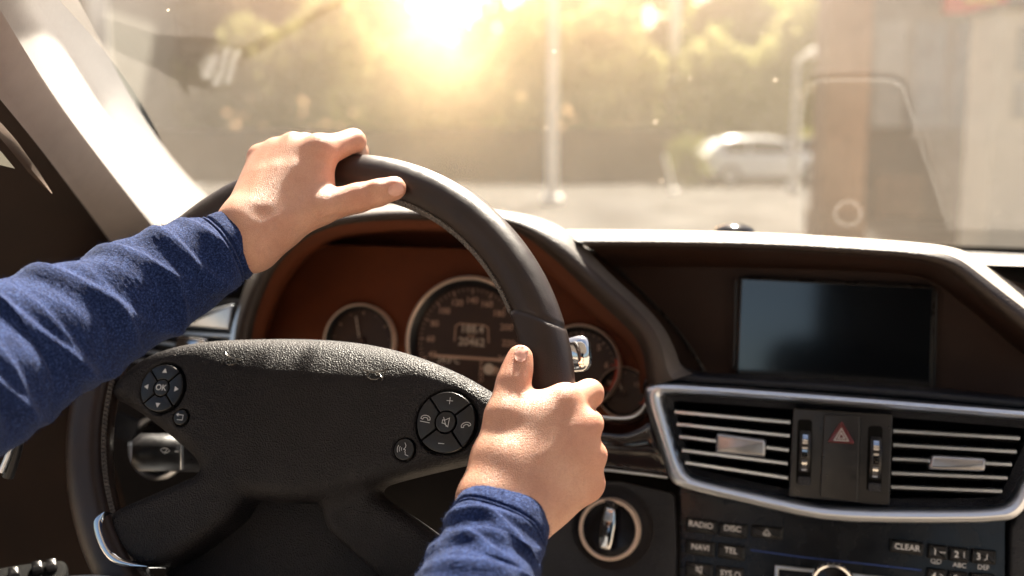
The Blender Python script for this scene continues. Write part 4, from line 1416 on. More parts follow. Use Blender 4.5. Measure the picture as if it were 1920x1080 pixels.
PE = [(20, -90, 0.6), (52, -22, 0.67), (80, 18, 0.735), (150, 130, 0.84), (200, 213, 0.93), (260, 298, 1.02), (310, 357, 1.09), (360, 405, 1.16), (400, 440, 1.2)]
PC = [(-70, -90, 0.524), (-24, -22, 0.585), (0, 18, 0.627), (62, 120, 0.706), (118, 205, 0.776), (178, 285, 0.86), (238, 362, 0.935), (300, 440, 1.01), (330, 480, 1.038)]
PB = [(-150, 0, 0.621), (-80, 90, 0.642), (0, 186, 0.685), (66, 266, 0.76), (120, 337, 0.835), (165, 396, 0.91), (205, 450, 0.985), (235, 495, 1.071), (260, 530, 1.124)]


def row3(pts, n=60):
    p = resample(smooth_poly(np.asarray(pts, float)[:, :3] * (1, 1, 500), n, it=2), n)
    return np.array([P(a, b, c / 500) for a, b, c in p])


E_, C_, B_ = row3(PE), row3(PC), row3(PB)
cen = (E_ + C_ + B_) / 3
out_e = E_ + unit(CF * .9 + UZ * .45) * .05 + CR * -.01
rows = [out_e, E_]
for t in (.06, .35, .7, .94): rows.append(E_ * (1 - t) + C_ * t + (CAM - cen) * .0)
bul = unit(CAM - cen.mean(0))
rows.append(C_)
for t in (.08, .3, .55, .8, .97):
    rows.append(C_ * (1 - t) + B_ * t + bul * (.010 * math.sin(pi * min(1, t * 1.1)) - .007 * math.exp(-((t - .42) / .16) ** 2)))
rows.append(B_ + bul * .0)
rows.append(B_ - bul * .03)
pil = empty('roof_pillar', np.array([-.6, 1.0, 1.0]), 'pale grey fabric-lined windscreen pillar rising at the left of the photo', 'roof pillar')
v, f = loft(rows[:7]); mk('pillar_face', v, f, M['fabric_pale'], pil, ang=70)
v, f = loft(rows[6:]); mk('pillar_trim', v, f, M['trimgrey'], pil, ang=70)

# driver's door: dark inner trim, window corner, switches
door = empty('car_door', np.array([-.75, .6, .4]), "dark inside of the driver's door left of the steering wheel, with window switches", 'car door')
DP = Plane(P(60, 600, .86), unit(CR * .93 - CF * .36 + UZ * .05), None)
b = MB()
bp = B_ - bul * .02
rows = [bp + np.array([-.004, .01, 0]), bp * .6 + .4 * np.array([P(x, y, d) for x, y, d in zip(np.linspace(-260, 200, 60), np.linspace(200, 620, 60), np.linspace(.70, 1.1, 60))]),
        np.array([P(x, y, d) for x, y, d in zip(np.linspace(-400, 180, 60), np.linspace(420, 760, 60), np.linspace(.72, 1.1, 60))]),
        np.array([P(x, y, d) for x, y, d in zip(np.linspace(-420, 240, 60), np.linspace(1000, 960, 60), np.linspace(.74, 1.1, 60))]),
        np.array([P(x, y, d) for x, y, d in zip(np.linspace(-420, 300, 60), np.linspace(1400, 1250, 60), np.linspace(.74, 1.1, 60))])]
v, f = loft(rows); mk('door_trim', v, f, M['trimbrown'], door, ang=60)
# slanted window strip and its pale seal
q = [P(-20, 205, .66), P(30, 262, .70), P(70, 318, .74), P(98, 362, .77)]
q2 = [P(-20, 235, .655), P(14, 275, .69), P(56, 326, .735), P(97, 363, .769)]
rws = [resample(q, 20), resample(np.array(q) * .5 + np.array(q2) * .5, 20) + bul * .004, resample(q2, 20)]
v, f = loft(rws); mk('window_seal', v, f, mat('seal_brown', (.07, .045, .03), .6, var=.3, vscale=40), door, ang=60)
v = np.array([P(-30, 262, .645), P(2, 284, .665), P(28, 316, .685), P(-2, 309, .66), P(-30, 304, .64)]); mk('quarter_window', v, [(0, 1, 2, 3, 4)], mat('side_glass', (.10, .095, .075), .3), door, smooth=False)
e = smooth_poly(np.array([P(2, 885, .70), P(14, 858, .70), P(24, 828, .70), P(28, 800, .70), P(24, 760, .70)]), 24)
mk('door_handle', *tube(e, .0022, 10), M['silver'], door)
e2 = smooth_poly(np.array([P(14, 895, .705), P(26, 862, .705), P(34, 828, .705), P(37, 800, .705)]), 24)
mk('door_pull', *tube(e2, .004, 10), M['satin'], door)
AP = Plane(P(60, 1055, .80), unit(UZ * .9 - fw * .35 + CR * .1), rt)
b = MB(); b.add(plate(rquad(AP.poly([(-60, 1072), (60, 1052), (124, 1046), (128, 1074), (100, 1110), (-60, 1180)]), .01), AP, -.05, 0, .004)); b.build('armrest', M['gap'], door, ang=40)
for x, y in ((72, 1066), (28, 1077), (98, 1062)):
    b = MB(); b.add(plate(rquad(AP.poly([(x - 12, y - 5), (x + 9, y - 8), (x + 11, y + 8), (x - 10, y + 12)]), .002), AP, 0, .006, .0025)); b.build('window_switch', M['satin'], door, ang=40)

# windscreen -------------------------------------------------------
n = 64
bl = row3([(360, 405, 1.16), (560, 420, 1.30), (800, 436, 1.38), (1100, 452, 1.42), (1431, 460, 1.41), (1740, 466, 1.36), (1930, 471, 1.31), (2250, 480, 1.2), (2500, 500, 1.1)], n)
tl = row3([(20, -90, .60), (250, -230, .66), (600, -330, .70), (1000, -370, .71), (1400, -360, .69), (1800, -330, .66), (2300, -300, .60), (2600, -260, .56), (2700, -250, .55)], n)
rows = []
for t in np.linspace(0, 1, 40):
    rows.append(bl * (1 - t) + tl * t + unit(CF * .45 + UZ * .88) * .028 * math.sin(pi * t))


def glass_mat():
    m, t = nt('windscreen_glass'); n = N(t)
    co = n('ShaderNodeTexCoord').outputs['Object']
    tr = n('ShaderNodeBsdfTransparent', {'Color': (.96, .97, .96)})
    z = n('ShaderNodeTexNoise', {'Vector': co, 'Scale': 7, 'Detail': 5, 'Roughness': .65}).outputs['Fac']
    dust = n('ShaderNodeMapRange', {'Value': z, 'From Min': .3, 'From Max': .7, 'To Min': DUST * .8, 'To Max': DUST * 1.2}).outputs[0]
    vo = n('ShaderNodeTexVoronoi', {'Vector': co, 'Scale': 34, 'Randomness': 1.0})
    rnd = n('ShaderNodeSeparateColor', {'Color': vo.outputs['Color']}).outputs[0]
    rr = n('ShaderNodeMath', {0: rnd, 1: .042}, operation='MULTIPLY')
    lt = n('ShaderNodeMath', {0: vo.outputs['Distance'], 1: rr.outputs[0]}, operation='LESS_THAN')
    g2 = n('ShaderNodeMath', {0: rnd, 1: .35}, operation='GREATER_THAN')
    sp = n('ShaderNodeMath', {0: lt.outputs[0], 1: g2.outputs[0]}, operation='MULTIPLY')
    vo2 = n('ShaderNodeTexVoronoi', {'Vector': co, 'Scale': 11, 'Randomness': 1.0})
    lt2 = n('ShaderNodeMath', {0: vo2.outputs['Distance'], 1: .009}, operation='LESS_THAN')
    s0 = n('ShaderNodeMath', {0: sp.outputs[0], 1: lt2.outputs[0]}, operation='MAXIMUM')
    fac = n('ShaderNodeMath', {0: s0.outputs[0], 1: .75}, operation='MULTIPLY')
    fac = n('ShaderNodeMath', {0: fac.outputs[0], 1: dust}, operation='MAXIMUM')
    tl_ = n('ShaderNodeBsdfTranslucent', {'Color': (.96, .80, .62)})
    hz = n('ShaderNodeBsdfRefraction', {'Color': (1, .90, .76), 'Roughness': .68, 'IOR': 1.07}, distribution='BECKMANN')
    m0 = n('ShaderNodeMixShader', {0: HAZE, 1: tr.outputs[0], 2: hz.outputs[0]})
    mx = n('ShaderNodeMixShader', {0: fac.outputs[0], 1: m0.outputs[0], 2: tl_.outputs[0]})
    fr = n('ShaderNodeFresnel', {'IOR': 1.5})
    gl = n('ShaderNodeBsdfGlossy', {'Roughness': .015})
    mg = n('ShaderNodeMath', {0: fr.outputs[0], 1: 1.6}, operation='MULTIPLY', use_clamp=True)
    m2 = n('ShaderNodeMixShader', {0: mg.outputs[0], 1: mx.outputs[0], 2: gl.outputs[0]})
    n('ShaderNodeOutputMaterial', {'Surface': m2.outputs[0]})
    return m


DUST, HAZE = .024, .22
ws = empty('windscreen', bl[30], 'dusty windscreen glass above the dashboard, hazy with backlight', 'windscreen')
v, f = loft(rows); mk('glass', v, f, glass_mat(), ws, ang=None)
fr = [bl + unit(CF * .45 + UZ * .88) * -.004, bl * .975 + tl * .025 + unit(CF * .45 + UZ * .88) * -.003]
v, f = loft([r[30:] for r in fr]); mk('black_border', v, f, M['gap'], ws, smooth=False)

# ------------------------------------------------------------------ outdoors
def ext_mat(name, c, rough=.8, **k):
    return mat(name, c, rough, **k)


# ground: one sheet to the horizon, and the pale parking surface
mk('ground', [(-3000, -200, -.008), (3000, -200, -.008), (3000, 4000, -.008), (-3000, 4000, -.008)], [(0, 1, 2, 3)], ext_mat('ground_soil', (.16, .13, .10), .95, var=.3, vscale=.3), smooth=False, kind='structure', loc=(0, 0, 0))


def paving_mat():
    m, t = nt('parking_surface'); n = N(t)
    co = n('ShaderNodeTexCoord').outputs['Object']
    a = n('ShaderNodeTexNoise', {'Vector': co, 'Scale': .9, 'Detail': 6, 'Roughness': .65}).outputs['Fac']
    c = n.ramp(a, [(.35, (.035, .033, .030)), (.5, (.060, .057, .053)), (.62, (.10, .095, .088))])
    p = n('ShaderNodeBsdfPrincipled', {'Roughness': 1.0, 'Specular IOR Level': .05}); t.links.new(c, p.inputs['Base Color'])
    n('ShaderNodeOutputMaterial', {'Surface': p.outputs[0]})
    return m


mk('parking_lot', [(-40, 1.9, 0), (40, 1.9, 0), (40, 32.6, 0), (-40, 32.6, 0)], [(0, 1, 2, 3)], paving_mat(), smooth=False, kind='structure', loc=(0, 0, 0))
W_ = ext_mat('line_white', (.7, .7, .68), .7)
for x in (-9.5, -6.8, -4.1, 9.0, 11.7):
    mk('parking_line', *bx(x, x + .12, 25.5, 30.5, 0, .004), W_, smooth=False, kind='structure')

# low retaining wall with a dark coping
wl = empty('boundary_wall', (0, 33, 0), 'long low brown wall with a dark coping behind the parking lot', 'wall')
mk('wall', *bx(-30, 6.1, 33.0, 33.35, -.02, 1.55), ext_mat('wall_brown', (.05, .028, .016), .9, var=.35, vscale=1.6, bump=.5, bscale=12), wl, smooth=False)
mk('coping', *bx(-30, 6.1, 32.93, 33.42, 1.55, 1.78), ext_mat('coping_dark', (.03, .02, .015), .9, var=.3, vscale=2), wl, smooth=False)


def pole(name, px, py0, y, r, h, label, cat, m, group=None):
    b = PG(px, y); o = empty(name, b, label, cat, group)
    z = np.linspace(0, h, 8)
    mk('post', *tube([b + UZ * q for q in z], np.linspace(r, r * .8, 8), 16), m, o, ang=50)
    mk('base', *lathe([(r * 1.9, 0), (r * 1.9, .12), (r * 1.1, .2)], Plane(b, UZ, CR), n=20), m, o, ang=40)
    return o, b


PAL = ext_mat('pale_paint', (.85, .80, .72), .6, var=.1, vscale=3)
pole('utility_pole', 1035, 380, 21.3, .125, 9, 'pale pole standing before the wall right of the bright sun gap', 'pole', PAL)
pole('utility_pole', 1258, 240, 36, .19, 9, 'slim pale pole behind the wall, left of the street lamp', 'pole', PAL)
lp_o, lb_ = pole('street_lamp', 1483, 300, 27, .09, 3.4, 'white street lamp with a short arm beside the brown brick column', 'street lamp', ext_mat('lamp_paint', (.50, .49, .46), .6))
mk('arm', *tube([lb_ + UZ * 3.38, lb_ + UZ * 3.55 + np.array([.14, 0, 0]), lb_ + UZ * 3.6 + np.array([.4, 0, 0])], .06, 12), PAL, lp_o)
mk('lamp_head', *tube([lb_ + UZ * 3.62 + np.array([.25, 0, 0]), lb_ + UZ * 3.66 + np.array([.45, 0, 0]), lb_ + UZ * 3.6 + np.array([.72, 0, 0])], [.07, .15, .08], 16, sq=1.3), PAL, lp_o)
s0 = PG(1262, 26); sg = empty('slanted_post', s0, 'thin pale post leaning beside the left end of the white car', 'post')
mk('post', *tube([s0, s0 + np.array([-.22, .2, 1.0])], .05, 10), PAL, sg)
mk('base', *lathe([(.12, 0), (.12, .08), (.06, .12)], Plane(s0, UZ, CR), n=16), PAL, sg, ang=40)


# parked cars
def car(px, y, yaw, col, label, L=4.25):
    b = PG(px, y); o = empty('parked_car', b, label, 'car', 'white cars parked by the wall')
    ca, sa = math.cos(yaw), math.sin(yaw)
    X = np.array([ca, sa, 0]); Y = np.array([-sa, ca, 0])
    tr = lambda q: b + np.asarray(q)[:, :1] * X + np.asarray(q)[:, 1:2] * Y + np.asarray(q)[:, 2:] * UZ
    paint = mat('car_paint', col, .25, coat=.6)
    st = [(-2.12, .42, .78, .55), (-2.05, .30, .95, .74), (-1.6, .24, 1.02, .84), (-.6, .22, .98, .87), (.6, .22, .95, .87), (1.3, .24, .92, .85), (1.85, .28, .80, .76), (2.08, .36, .66, .58)]
    rows = []
    for x, z0, z1, w in st:
        pr = rrect(-w, z0, w, z1, .16, 5)
        rows.append(tr([(x, a, c) for a, c in pr]))
    rows = [np.stack([np.interp(np.linspace(0, 7, 36), range(8), [r[j, k] for r in rows]) for k in range(3)], 1) for j in range(len(rows[0]))]
    rows = [list(q) for q in np.array(rows).transpose(1, 0, 2)]
    v, f = loft(rows, cu=True); nn = len(rows[0])
    f = list(f) + [tuple(range(nn))[::-1], tuple(range(len(v) - nn, len(v)))]
    mk('body', v, f, paint, o, ang=50)
    roof = [(-2.0, .93, .74, .96), (-1.55, .93, .70, 1.38), (-1.2, .93, .66, 1.47), (-.2, .93, .66, 1.50), (.35, .93, .68, 1.44), (1.15, .90, .76, .95)]
    rows = []
    for x, z0, w, z1 in roof:
        rows.append(tr([(x, -w - .08, z0), (x, -w, (z0 + z1) / 2), (x, -w + .06, z1 - .05), (x, -w + .16, z1), (x, w - .16, z1), (x, w - .06, z1 - .05), (x, w, (z0 + z1) / 2), (x, w + .08, z0)]))
    v, f = loft(rows); mk('roof', v, f, paint, o, ang=50)
    gm = mat('car_glass', (.02, .025, .03), .08)
    for s in (-1, 1):
        for q in ([(-1.5, 1.0), (-1.32, 1.36), (-.72, 1.41), (-.72, 1.0)], [(-.64, 1.0), (-.64, 1.41), (.28, 1.37), (.62, 1.08), (.62, 1.0)]):
            g = [(x, s * (.735 - (z - .93) * .12 + .035), z) for x, z in q]
            mk('window', tr(g), [tuple(range(len(g)))], gm, o, smooth=False)
    mk('windscreen', tr([(.46, -.6, 1.40), (.46, .6, 1.40), (1.16, .68, 1.0), (1.16, -.68, 1.0)]), [(0, 1, 2, 3)], gm, o, smooth=False)
    rub = mat('tyre', (.02, .02, .02), .8); rim = mat('wheel_rim', (.45, .45, .46), .35, metal=1)
    for x in (-1.28, 1.28):
        for s in (-1, 1):
            c = tr([(x, s * .80, .32)])[0]; pl = Plane(c, Y * s, X)
            w = MB(); w.add(lathe([(.2, -.1), (.30, -.1), (.325, -.05), (.325, .05), (.30, .09), (.21, .08)], pl, n=32)); wo = w.build('wheel', rub, o, ang=50)
            w = MB(); w.add(lathe([(.21, .075), (.18, .05), (.06, .06), (.0001, .065)], pl, n=32)); w.build('rim', rim, wo, ang=40)
    for s in (-1, 1):
        mk('headlight', *box(tr([(1.98, s * .5, .66)])[0], .10, .16, .07, (X, Y, UZ)), mat('lamp_clear', (.8, .8, .8), .1), o)
        mk('tail_light', *box(tr([(-2.02, s * .62, .80)])[0], .08, .09, .12, (X, Y, UZ)), mat('lamp_red', (.5, .03, .02), .2), o)
    return o


car(1423, 31.2, rad(8), (.70, .69, .67), 'white hatchback parked sideways before the wall, left of the brick column')
car(1525, 34.6, rad(4), (.66, .66, .66), 'second white car, half hidden behind the first and the brick column')

# building on the right: brick column, glazed bay, pale pier, sign
bld = empty('shop_building', PG(1740, 15), 'grey-fronted building with large dull windows right of the brick column', 'building')
y0 = 17.0
xl, xr = PG(1600, y0)[0], PG(1960, y0)[0] + 6
fac = ext_mat('facade_grey', (.19, .185,.18), .85, var=.15, vscale=2.5)
zl = lambda py, y: 1.2 + (275 - py) / FPX * y
mk('wall', *bx(xl, xr, y0, y0 + .3, 0, zl(246, y0)), ext_mat('plinth_dark', (.055, .05, .055), .8, var=.4, vscale=3), bld, smooth=False)
mk('wall', *bx(xl, xr, y0 + .02, y0 + .32, zl(246, y0) + .06, 7.0), fac, bld, smooth=False)
mk('sill', *bx(xl - .05, xr, y0 - .12, y0 + .02, zl(246, y0), zl(246, y0) + .055), ext_mat('sill_dark', (.06, .055, .05), .7), bld, smooth=False)
glm = mat('shop_glass', (.10, .13, .16), .12, var=.5, vscale=1.2, spec=.8)
for px0, px1, c in ((1622, 1684, (.34, .34, .33)), (1690, 1758, (.16, .19, .22)), (1764, 1842, (.10, .13, .16))):
    a, b_ = PG(px0, y0)[0], PG(px1, y0)[0]
    w = mk('window', *bx(a, b_, y0 - .03, y0 + .02, zl(240, y0), zl(48, y0)), mat('shop_glass', c, .15, var=.3, vscale=1.2, spec=.8), bld, smooth=False)
    for q in (a, b_):
        mk('frame', *bx(q - .03, q + .03, y0 - .06, y0 - .032, zl(240, y0), zl(48, y0)), fac, w, smooth=False)
mk('door', *bx(PG(1640, y0)[0], PG(1725, y0)[0], y0 - .05, y0 - .002, 0, zl(330, y0)), ext_mat('shutter_brown', (.16, .10, .075), .7, var=.3, vscale=4), bld, smooth=False)
br = empty('brick_column', PG(1578, 13), 'tall reddish brown brick column right of the white cars', 'column')
mk('shaft', *bx(PG(1538, 13)[0], PG(1618, 13)[0], 13, 13.5, 0, 7), ext_mat('brick_pink', (.30, .19, .135), .9, var=.18, vscale=6, bump=.5, bscale=30), br, smooth=False)
mk('base', *bx(PG(1534, 13)[0], PG(1622, 13)[0], 12.95, 13.55, 0, .35), ext_mat('brick_base', (.26, .17, .12), .9), br, smooth=False)
pr_ = empty('pale_pier', PG(1890, 11), 'cream rendered pier with narrow louvred windows at the right edge', 'pier')
xa, xb = PG(1852, 11)[0], PG(1990, 11)[0] + .5
mk('shaft', *bx(xa, xb, 11, 11.7, 0, zl(30, 11)), ext_mat('cream_render', (.74, .64, .50), .85, var=.1, vscale=3), pr_, smooth=False)
mk('cap', *bx(xa - .04, xb + .04, 10.95, 11.75, zl(30, 11), zl(18, 11)), ext_mat('cap_brown', (.16, .12, .09), .8), pr_, smooth=False)
for ya, yb in ((62, 140), (158, 225)):
    w = mk('window', *bx(PG(1886, 11)[0], PG(1914, 11)[0], 10.98, 11.02, zl(yb, 11), zl(ya, 11)), mat('pier_glass', (.22, .25, .24), .3), pr_, smooth=False)
    for k in range(7):
        z = zl(yb, 11) + (zl(ya, 11) - zl(yb, 11)) * (k + .5) / 7
        mk('louvre', *bx(PG(1887, 11)[0], PG(1913, 11)[0], 10.95, 10.978, z - .008, z + .008), PAL, w, smooth=False)
sgn = empty('shop_sign', PG(1805, 16), 'red sign with a yellow centre high on the grey building', 'sign')
z0, z1 = zl(34, 16.6), zl(-40, 16.6)
mk('sign_board', *bx(PG(1750, 16.6)[0], PG(1862, 16.6)[0], 16.6, 16.75, z0, z1), ext_mat('sign_red', (.62, .06, .04), .5), sgn, smooth=False)
mk('sign_panel', *bx(PG(1782, 16.6)[0], PG(1842, 16.6)[0], 16.56, 16.598, z0 + .16, z1 - .1), ext_mat('sign_yellow', (.8, .55, .12), .5), sgn, smooth=False)

# pale block on the left, added in place of a windscreen reflection
lb = empty('pale_block', PG(180, 30), 'pale plain block at the left beside the pillar, added in place of a windscreen reflection', 'building')
mk('wall', *bx(PG(-60, 30)[0], PG(225, 30)[0], 30, 36, 0, 6.2), ext_mat('pale_wall', (.20,.195,.165), .9, var=.12, vscale=1.5), lb, smooth=False)
mk('roof', *bx(PG(-60, 30)[0] - .2, PG(225, 30)[0] + .2, 29.8, 36.2, 6.2, 6.45), ext_mat('roof_grey', (.3, .29, .27), .9), lb, smooth=False)
mk('pilaster', *bx(PG(190, 30)[0], PG(225, 30)[0], 29.86, 29.998, 0, 6.2), PAL, lb, smooth=False)

# trees ------------------------------------------------------------
BARK = ext_mat('bark', (.10, .065, .045), .9, var=.4, vscale=6, bump=.6, bscale=40)


def leaf_mat(name, c, c2):
    m, t = nt(name); n = N(t)
    co = n('ShaderNodeTexCoord').outputs['Object']
    z = n('ShaderNodeTexNoise', {'Vector': co, 'Scale': 1.3, 'Detail': 4}).outputs['Fac']
    col = n.ramp(z, [(.35, c), (.65, c2)])
    d = n('ShaderNodeBsdfDiffuse', {'Color': col}); tl_ = n('ShaderNodeBsdfTranslucent', {'Color': col})
    mx = n('ShaderNodeMixShader', {0: .45, 1: d.outputs[0], 2: tl_.outputs[0]})
    n('ShaderNodeOutputMaterial', {'Surface': mx.outputs[0]})
    return m


LEAF = [leaf_mat('leaf_brown', (.075, .058, .028), (.13, .105, .045)), leaf_mat('leaf_green', (.11, .125, .036), (.19, .195, .065)), leaf_mat('leaf_light', (.14, .21, .04), (.25, .31, .07))]


def tree(px, y, h, cr, zc, label, kind=1, nl=3200, leaf=.26, clumps=34, seed=0):
    r = np.random.default_rng(seed + 11)
    b = PG(px, y); o = empty('tree', b, label, 'tree', 'trees behind the wall')
    tb = MB()
    z = np.linspace(0, h * .72, 9); tp = np.array([b + UZ * q + np.array([.10 * math.sin(q * .7 + seed), .08 * math.cos(q * .9 + seed), 0]) for q in z])
    tb.add(tube(tp, np.linspace(.20, .06, 9) * h / 8, 12))
    cl = []
    for k in range(clumps):
        d = unit(r.normal(size=3)); rr = cr * r.uniform(.25, 1.0) ** .6
        c = b + UZ * zc + d * rr * np.array([1, .8, (h - zc) / cr])
        cl.append((c, r.uniform(.35, .75) * cr * .5))
        if k % 2 == 0:
            st = tp[r.integers(3, 8)]
            mid_ = (st + c) / 2 - UZ * .15
            tb.add(tube([st, mid_, c], [.07, .045, .015], 7))
    tb.build('trunk', BARK, o, ang=60)
    V = []; Fc = []
    per = nl // clumps
    for c, R in cl:
        for k in range(per):
            p = c + unit(r.normal(size=3)) * R * r.uniform(.15, 1.1) ** .5
            a = unit(r.normal(size=3)); w = unit(np.cross(a, r.normal(size=3))); s = leaf * r.uniform(.6, 1.3)
            i = len(V); V += [p - a * s, p + w * s * .55, p + a * s, p - w * s * .55]; Fc.append((i, i + 1, i + 2, i + 3))
    mk('crown', V, Fc, LEAF[kind], o, smooth=False)
    return o


TREES = [(330, 38, 10.0, 3.6, 5.4, 'dark brownish tree left of the sun gap, nearest the pale block', 0, 6500),
         (545, 41, 11.0, 3.4, 5.8, 'dense brown-green tree rising above the left hand', 0, 6500),
         (690, 47, 11.0, 2.8, 6.0, 'thin tree just left of the bright sun gap', 1, 4000),
         (960, 46, 11.5, 3.0, 6.4, 'loose green tree just right of the bright sun gap', 1, 4500),
         (1120, 42, 9.5, 3.2, 5.4, 'yellow-green tree behind the wall, right of the pale pole', 1, 5000),
         (1300, 44, 10.0, 3.3, 5.2, 'light green tree above the left end of the white car', 2, 5500),
         (820, 50, 6.6, 2.8, 4.6, 'low rounded tree under the bright sun gap', 1, 3600),
         (1440, 40, 9.5, 2.6, 5.2, 'bright green tree behind the street lamp', 2, 5500)]
for i, (px, y, h, cr, zc, lab, kd, nl) in enumerate(TREES):
    tree(px, y, h, cr, zc, lab, kd, nl, seed=i)
# clipped hedge masses behind the wall
hd = empty('hedge', PG(1000, 36), 'long loose hedge of shrubs growing along the back of the wall', 'hedge')
V = []; Fc = []
r = np.random.default_rng(5)
for k in range(20000):
    x = r.uniform(-24, 12); zt = 5.4 + .9 * math.sin(x * .7) + .6 * math.sin(x * 1.9 + 1)
    p = np.array([x, r.uniform(35, 37.5), r.uniform(.03, 1) ** .7 * zt])
    a = unit(r.normal(size=3)); w = unit(np.cross(a, r.normal(size=3))); s = r.uniform(.12, .3)
    i = len(V); V += [p - a * s, p + w * s * .6, p + a * s, p - w * s * .6]; Fc.append((i, i + 1, i + 2, i + 3))
mk('foliage', V, Fc, leaf_mat('leaf_hedge', (.20, .20, .08), (.34, .33, .14)), hd, smooth=False)
sh = empty('shrub', PG(1285, 30), 'small bright green shrub at the left end of the white car', 'shrub')
V = []; Fc = []
for k in range(700):
    p = PG(1285, 30) + np.array([r.normal(0, .28), r.normal(0, .25), .75 + r.normal(0, .34)])
    a = unit(r.normal(size=3)); w = unit(np.cross(a, r.normal(size=3))); s = r.uniform(.05, .13)
    i = len(V); V += [p - a * s, p + w * s * .6, p + a * s, p - w * s * .6]; Fc.append((i, i + 1, i + 2, i + 3))
mk('foliage', V, Fc, LEAF[1], sh, smooth=False)
mk('stem', *tube([PG(1285, 30), PG(1285, 30) + UZ * .7], .04, 8), BARK, sh)

# dash-top fittings that the windscreen mirrors: placed where the glass reflects them
from mathutils import interpolate
bpy.context.view_layer.update()
GL = bpy.data.objects['glass']; GMi = GL.matrix_world.inverted()


def mirror(px, py, lift=.002):
    """point of the dash top seen in the windscreen at a picture position"""
    d = Vector(ray(px, py)).normalized(); o = Vector(CAM)
    ok, loc, nn, pi_ = GL.ray_cast(GMi @ o, GMi.to_3x3() @ d)
    pol = GL.data.polygons[pi_]; wts = interpolate.poly_3d_calc([GL.data.vertices[i].co for i in pol.vertices], loc)
    nn = sum((GL.data.vertices[i].normal * q for i, q in zip(pol.vertices, wts)), Vector()).normalized()
    w_ = np.array(GL.matrix_world @ loc); r_ = np.array(d - 2 * d.dot(nn) * nn)
    t_ = -(w_[2] + .0865 * (w_ @ CF) - 1.18 - lift) / (r_[2] + .0865 * (r_ @ CF))
    return w_ + t_ * r_


DTP = Plane(CF * 1.1 + UZ * (1.18 - .0865 * 1.1), unit(UZ + CF * .0865), CR)
def onto(pts, lift):
    return np.array([[(q - DTP.o) @ DTP.u, (q - DTP.o) @ DTP.v] for q in (mirror(x, y, lift) for x, y in pts)])
M['pale'] = mat('pale_plastic', (.80, .78, .74), .5)
M['pale2'] = mat('cover_edge', (.36, .35, .33), .5)
b = MB()
cov = onto([(1497, 432), (1503, 300), (1508, 190), (1518, 158), (1540, 150), (1670, 150), (1692, 160), (1712, 220), (1748, 330), (1782, 432)], .004)
b.add(plate(cov, DTP, -.004, .004, .001), 0)
b.add(ribbon(cov, .0019, DTP, .0046), 1)
ring = [(1590 + 24 * math.cos(t), 400 + 22 * math.sin(t)) for t in np.linspace(0, 2 * pi, 28, endpoint=False)]
b.add(ribbon(onto(ring, .0048), .0030, DTP, .0048, True), 1)
b.build('speaker_cover', [M['gap'], M['pale2']], dash, ang=40, label='dark speaker cover on the dash top, mirrored in the windscreen')
b = MB()
rd = onto([(418 + 47 * math.cos(t), 126 + 47 * math.sin(t)) for t in np.linspace(0, 2 * pi, 40, endpoint=False)], .031)
b.add(plate(rd, DTP, .006, .031, .004), 1)
for k, (x0, hgt) in enumerate(((395, 26), (415, 40), (436, 36))):
    sl_ = .36
    pts = [(x0 - 8 - sl_ * hgt * -.9, 125 - hgt * .9), (x0 + 6 + sl_ * hgt * .9, 125 - hgt * .9), (x0 + 8 - sl_ * hgt * .9, 125 + hgt * .9), (x0 - 7 - sl_ * hgt * .9, 125 + hgt * .9)]
    b.add(flat(onto(pts, .0318), DTP, .0318), 0)
b.build('round_vent', [M['pale'], M['dashtop']], dash, label='pale striped round vent on the dash top, mirrored in the windscreen')

# headliner over the cabin, unseen, added to cut the ambient light
hl = empty('roof_lining', CF * -.3 + UZ * 1.46, 'unseen headliner above the seats, behind the top of the windscreen', 'roof lining')
rows = []
for F, z in ((.56, 1.462), (.50, 1.475), (.2, 1.50), (-.2, 1.50), (-.45, 1.49), (-.7, 1.47)):
    rows.append([CF * F + CR * r_ + UZ * (z - .05 * (abs(r_) / .75) ** 4) for r_ in np.linspace(-.78, .9, 24)])
lo_, up_ = rows, [[q + UZ * .04 for q in r_] for r_ in rows]
v, f = loft(lo_ + up_[::-1], cv=True); mk('lining', v, f, mat('headliner', (.46, .46, .48), .9, bump=.3, bscale=900), hl, ang=40)
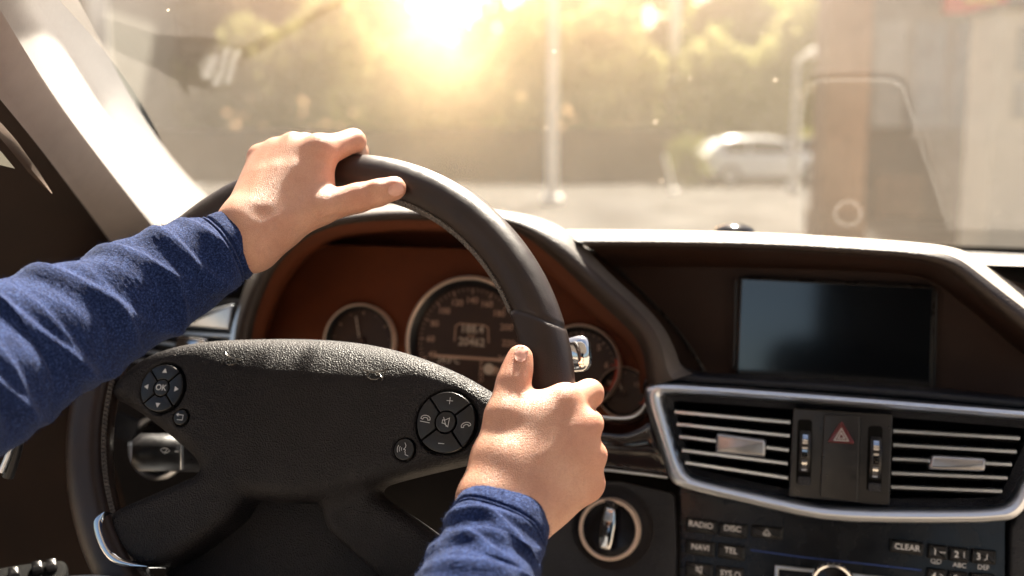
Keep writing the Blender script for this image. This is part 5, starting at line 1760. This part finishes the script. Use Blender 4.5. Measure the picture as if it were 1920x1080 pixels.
# ------------------------------------------------------------------ light, sky, camera
SUN_AZ, SUN_EL = rad(14), rad(52)            # azimuth measured from the view axis, to the right
SUN_D = np.array([math.sin(SUN_AZ) * math.cos(SUN_EL), math.cos(SUN_AZ) * math.cos(SUN_EL), math.sin(SUN_EL)])
sd = bpy.data.lights.new('sun', 'SUN'); sd.energy = 5.0; sd.angle = rad(.6); sd.color = (1, .90, .76)
so = bpy.data.objects.new('sun', sd); COL.objects.link(so); so.location = (0, 0, 30)
so.rotation_euler = Vector(-SUN_D).to_track_quat('-Z', 'Y').to_euler()
w = bpy.data.worlds.new('World'); SC.world = w; w.use_nodes = True
t = w.node_tree; t.nodes.clear(); n = N(t)
sky = n('ShaderNodeTexSky', sky_type='NISHITA', sun_disc=False, sun_elevation=SUN_EL, sun_rotation=SUN_AZ, air_density=1.2, dust_density=3.0, ozone_density=1.0)
bg = n('ShaderNodeBackground', {'Color': sky.outputs[0], 'Strength': .15})
co = n('ShaderNodeTexCoord').outputs['Generated']
D0 = unit(ray(850, -95))


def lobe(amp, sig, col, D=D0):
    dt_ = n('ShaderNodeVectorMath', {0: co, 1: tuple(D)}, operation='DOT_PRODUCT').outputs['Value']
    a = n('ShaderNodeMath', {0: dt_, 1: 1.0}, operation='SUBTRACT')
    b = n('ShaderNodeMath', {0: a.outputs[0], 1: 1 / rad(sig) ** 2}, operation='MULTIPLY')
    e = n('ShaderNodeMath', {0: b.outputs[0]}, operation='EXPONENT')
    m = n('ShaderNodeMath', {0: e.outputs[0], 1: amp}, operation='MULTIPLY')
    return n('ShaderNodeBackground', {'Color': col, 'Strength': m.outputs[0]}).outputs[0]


s1 = n('ShaderNodeAddShader', {0: bg.outputs[0], 1: lobe(14, 3.2, (1, .78, .44))})
s2 = n('ShaderNodeAddShader', {0: s1.outputs[0], 1: lobe(6, 10, (1, .54, .24))})
s3 = n('ShaderNodeAddShader', {0: s2.outputs[0], 1: lobe(13000, 1.1, (1, .90, .76), SUN_D)})   # tight sky glow added to strengthen the sunlight
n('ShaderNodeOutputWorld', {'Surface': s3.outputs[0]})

cd = bpy.data.cameras.new('camera'); cam = bpy.data.objects.new('camera', cd); COL.objects.link(cam)
cam.location = CAM; cam.rotation_euler = (rad(90) + PITCH, 0, 0)
cd.sensor_width = 36; cd.lens = FPX / 1920 * 36; cd.clip_start = .02; cd.clip_end = 6000
cd.dof.use_dof = True; cd.dof.focus_distance = .665; cd.dof.aperture_fstop = 4.0
SC.camera = cam
SC.view_settings.view_transform = 'Standard'; SC.view_settings.look = 'None'; SC.view_settings.exposure = 0
try:
    SC.cycles.max_bounces = 8; SC.cycles.transparent_max_bounces = 16; SC.cycles.use_denoising = True
    SC.cycles.sample_clamp_indirect = 4.0
except Exception:
    pass
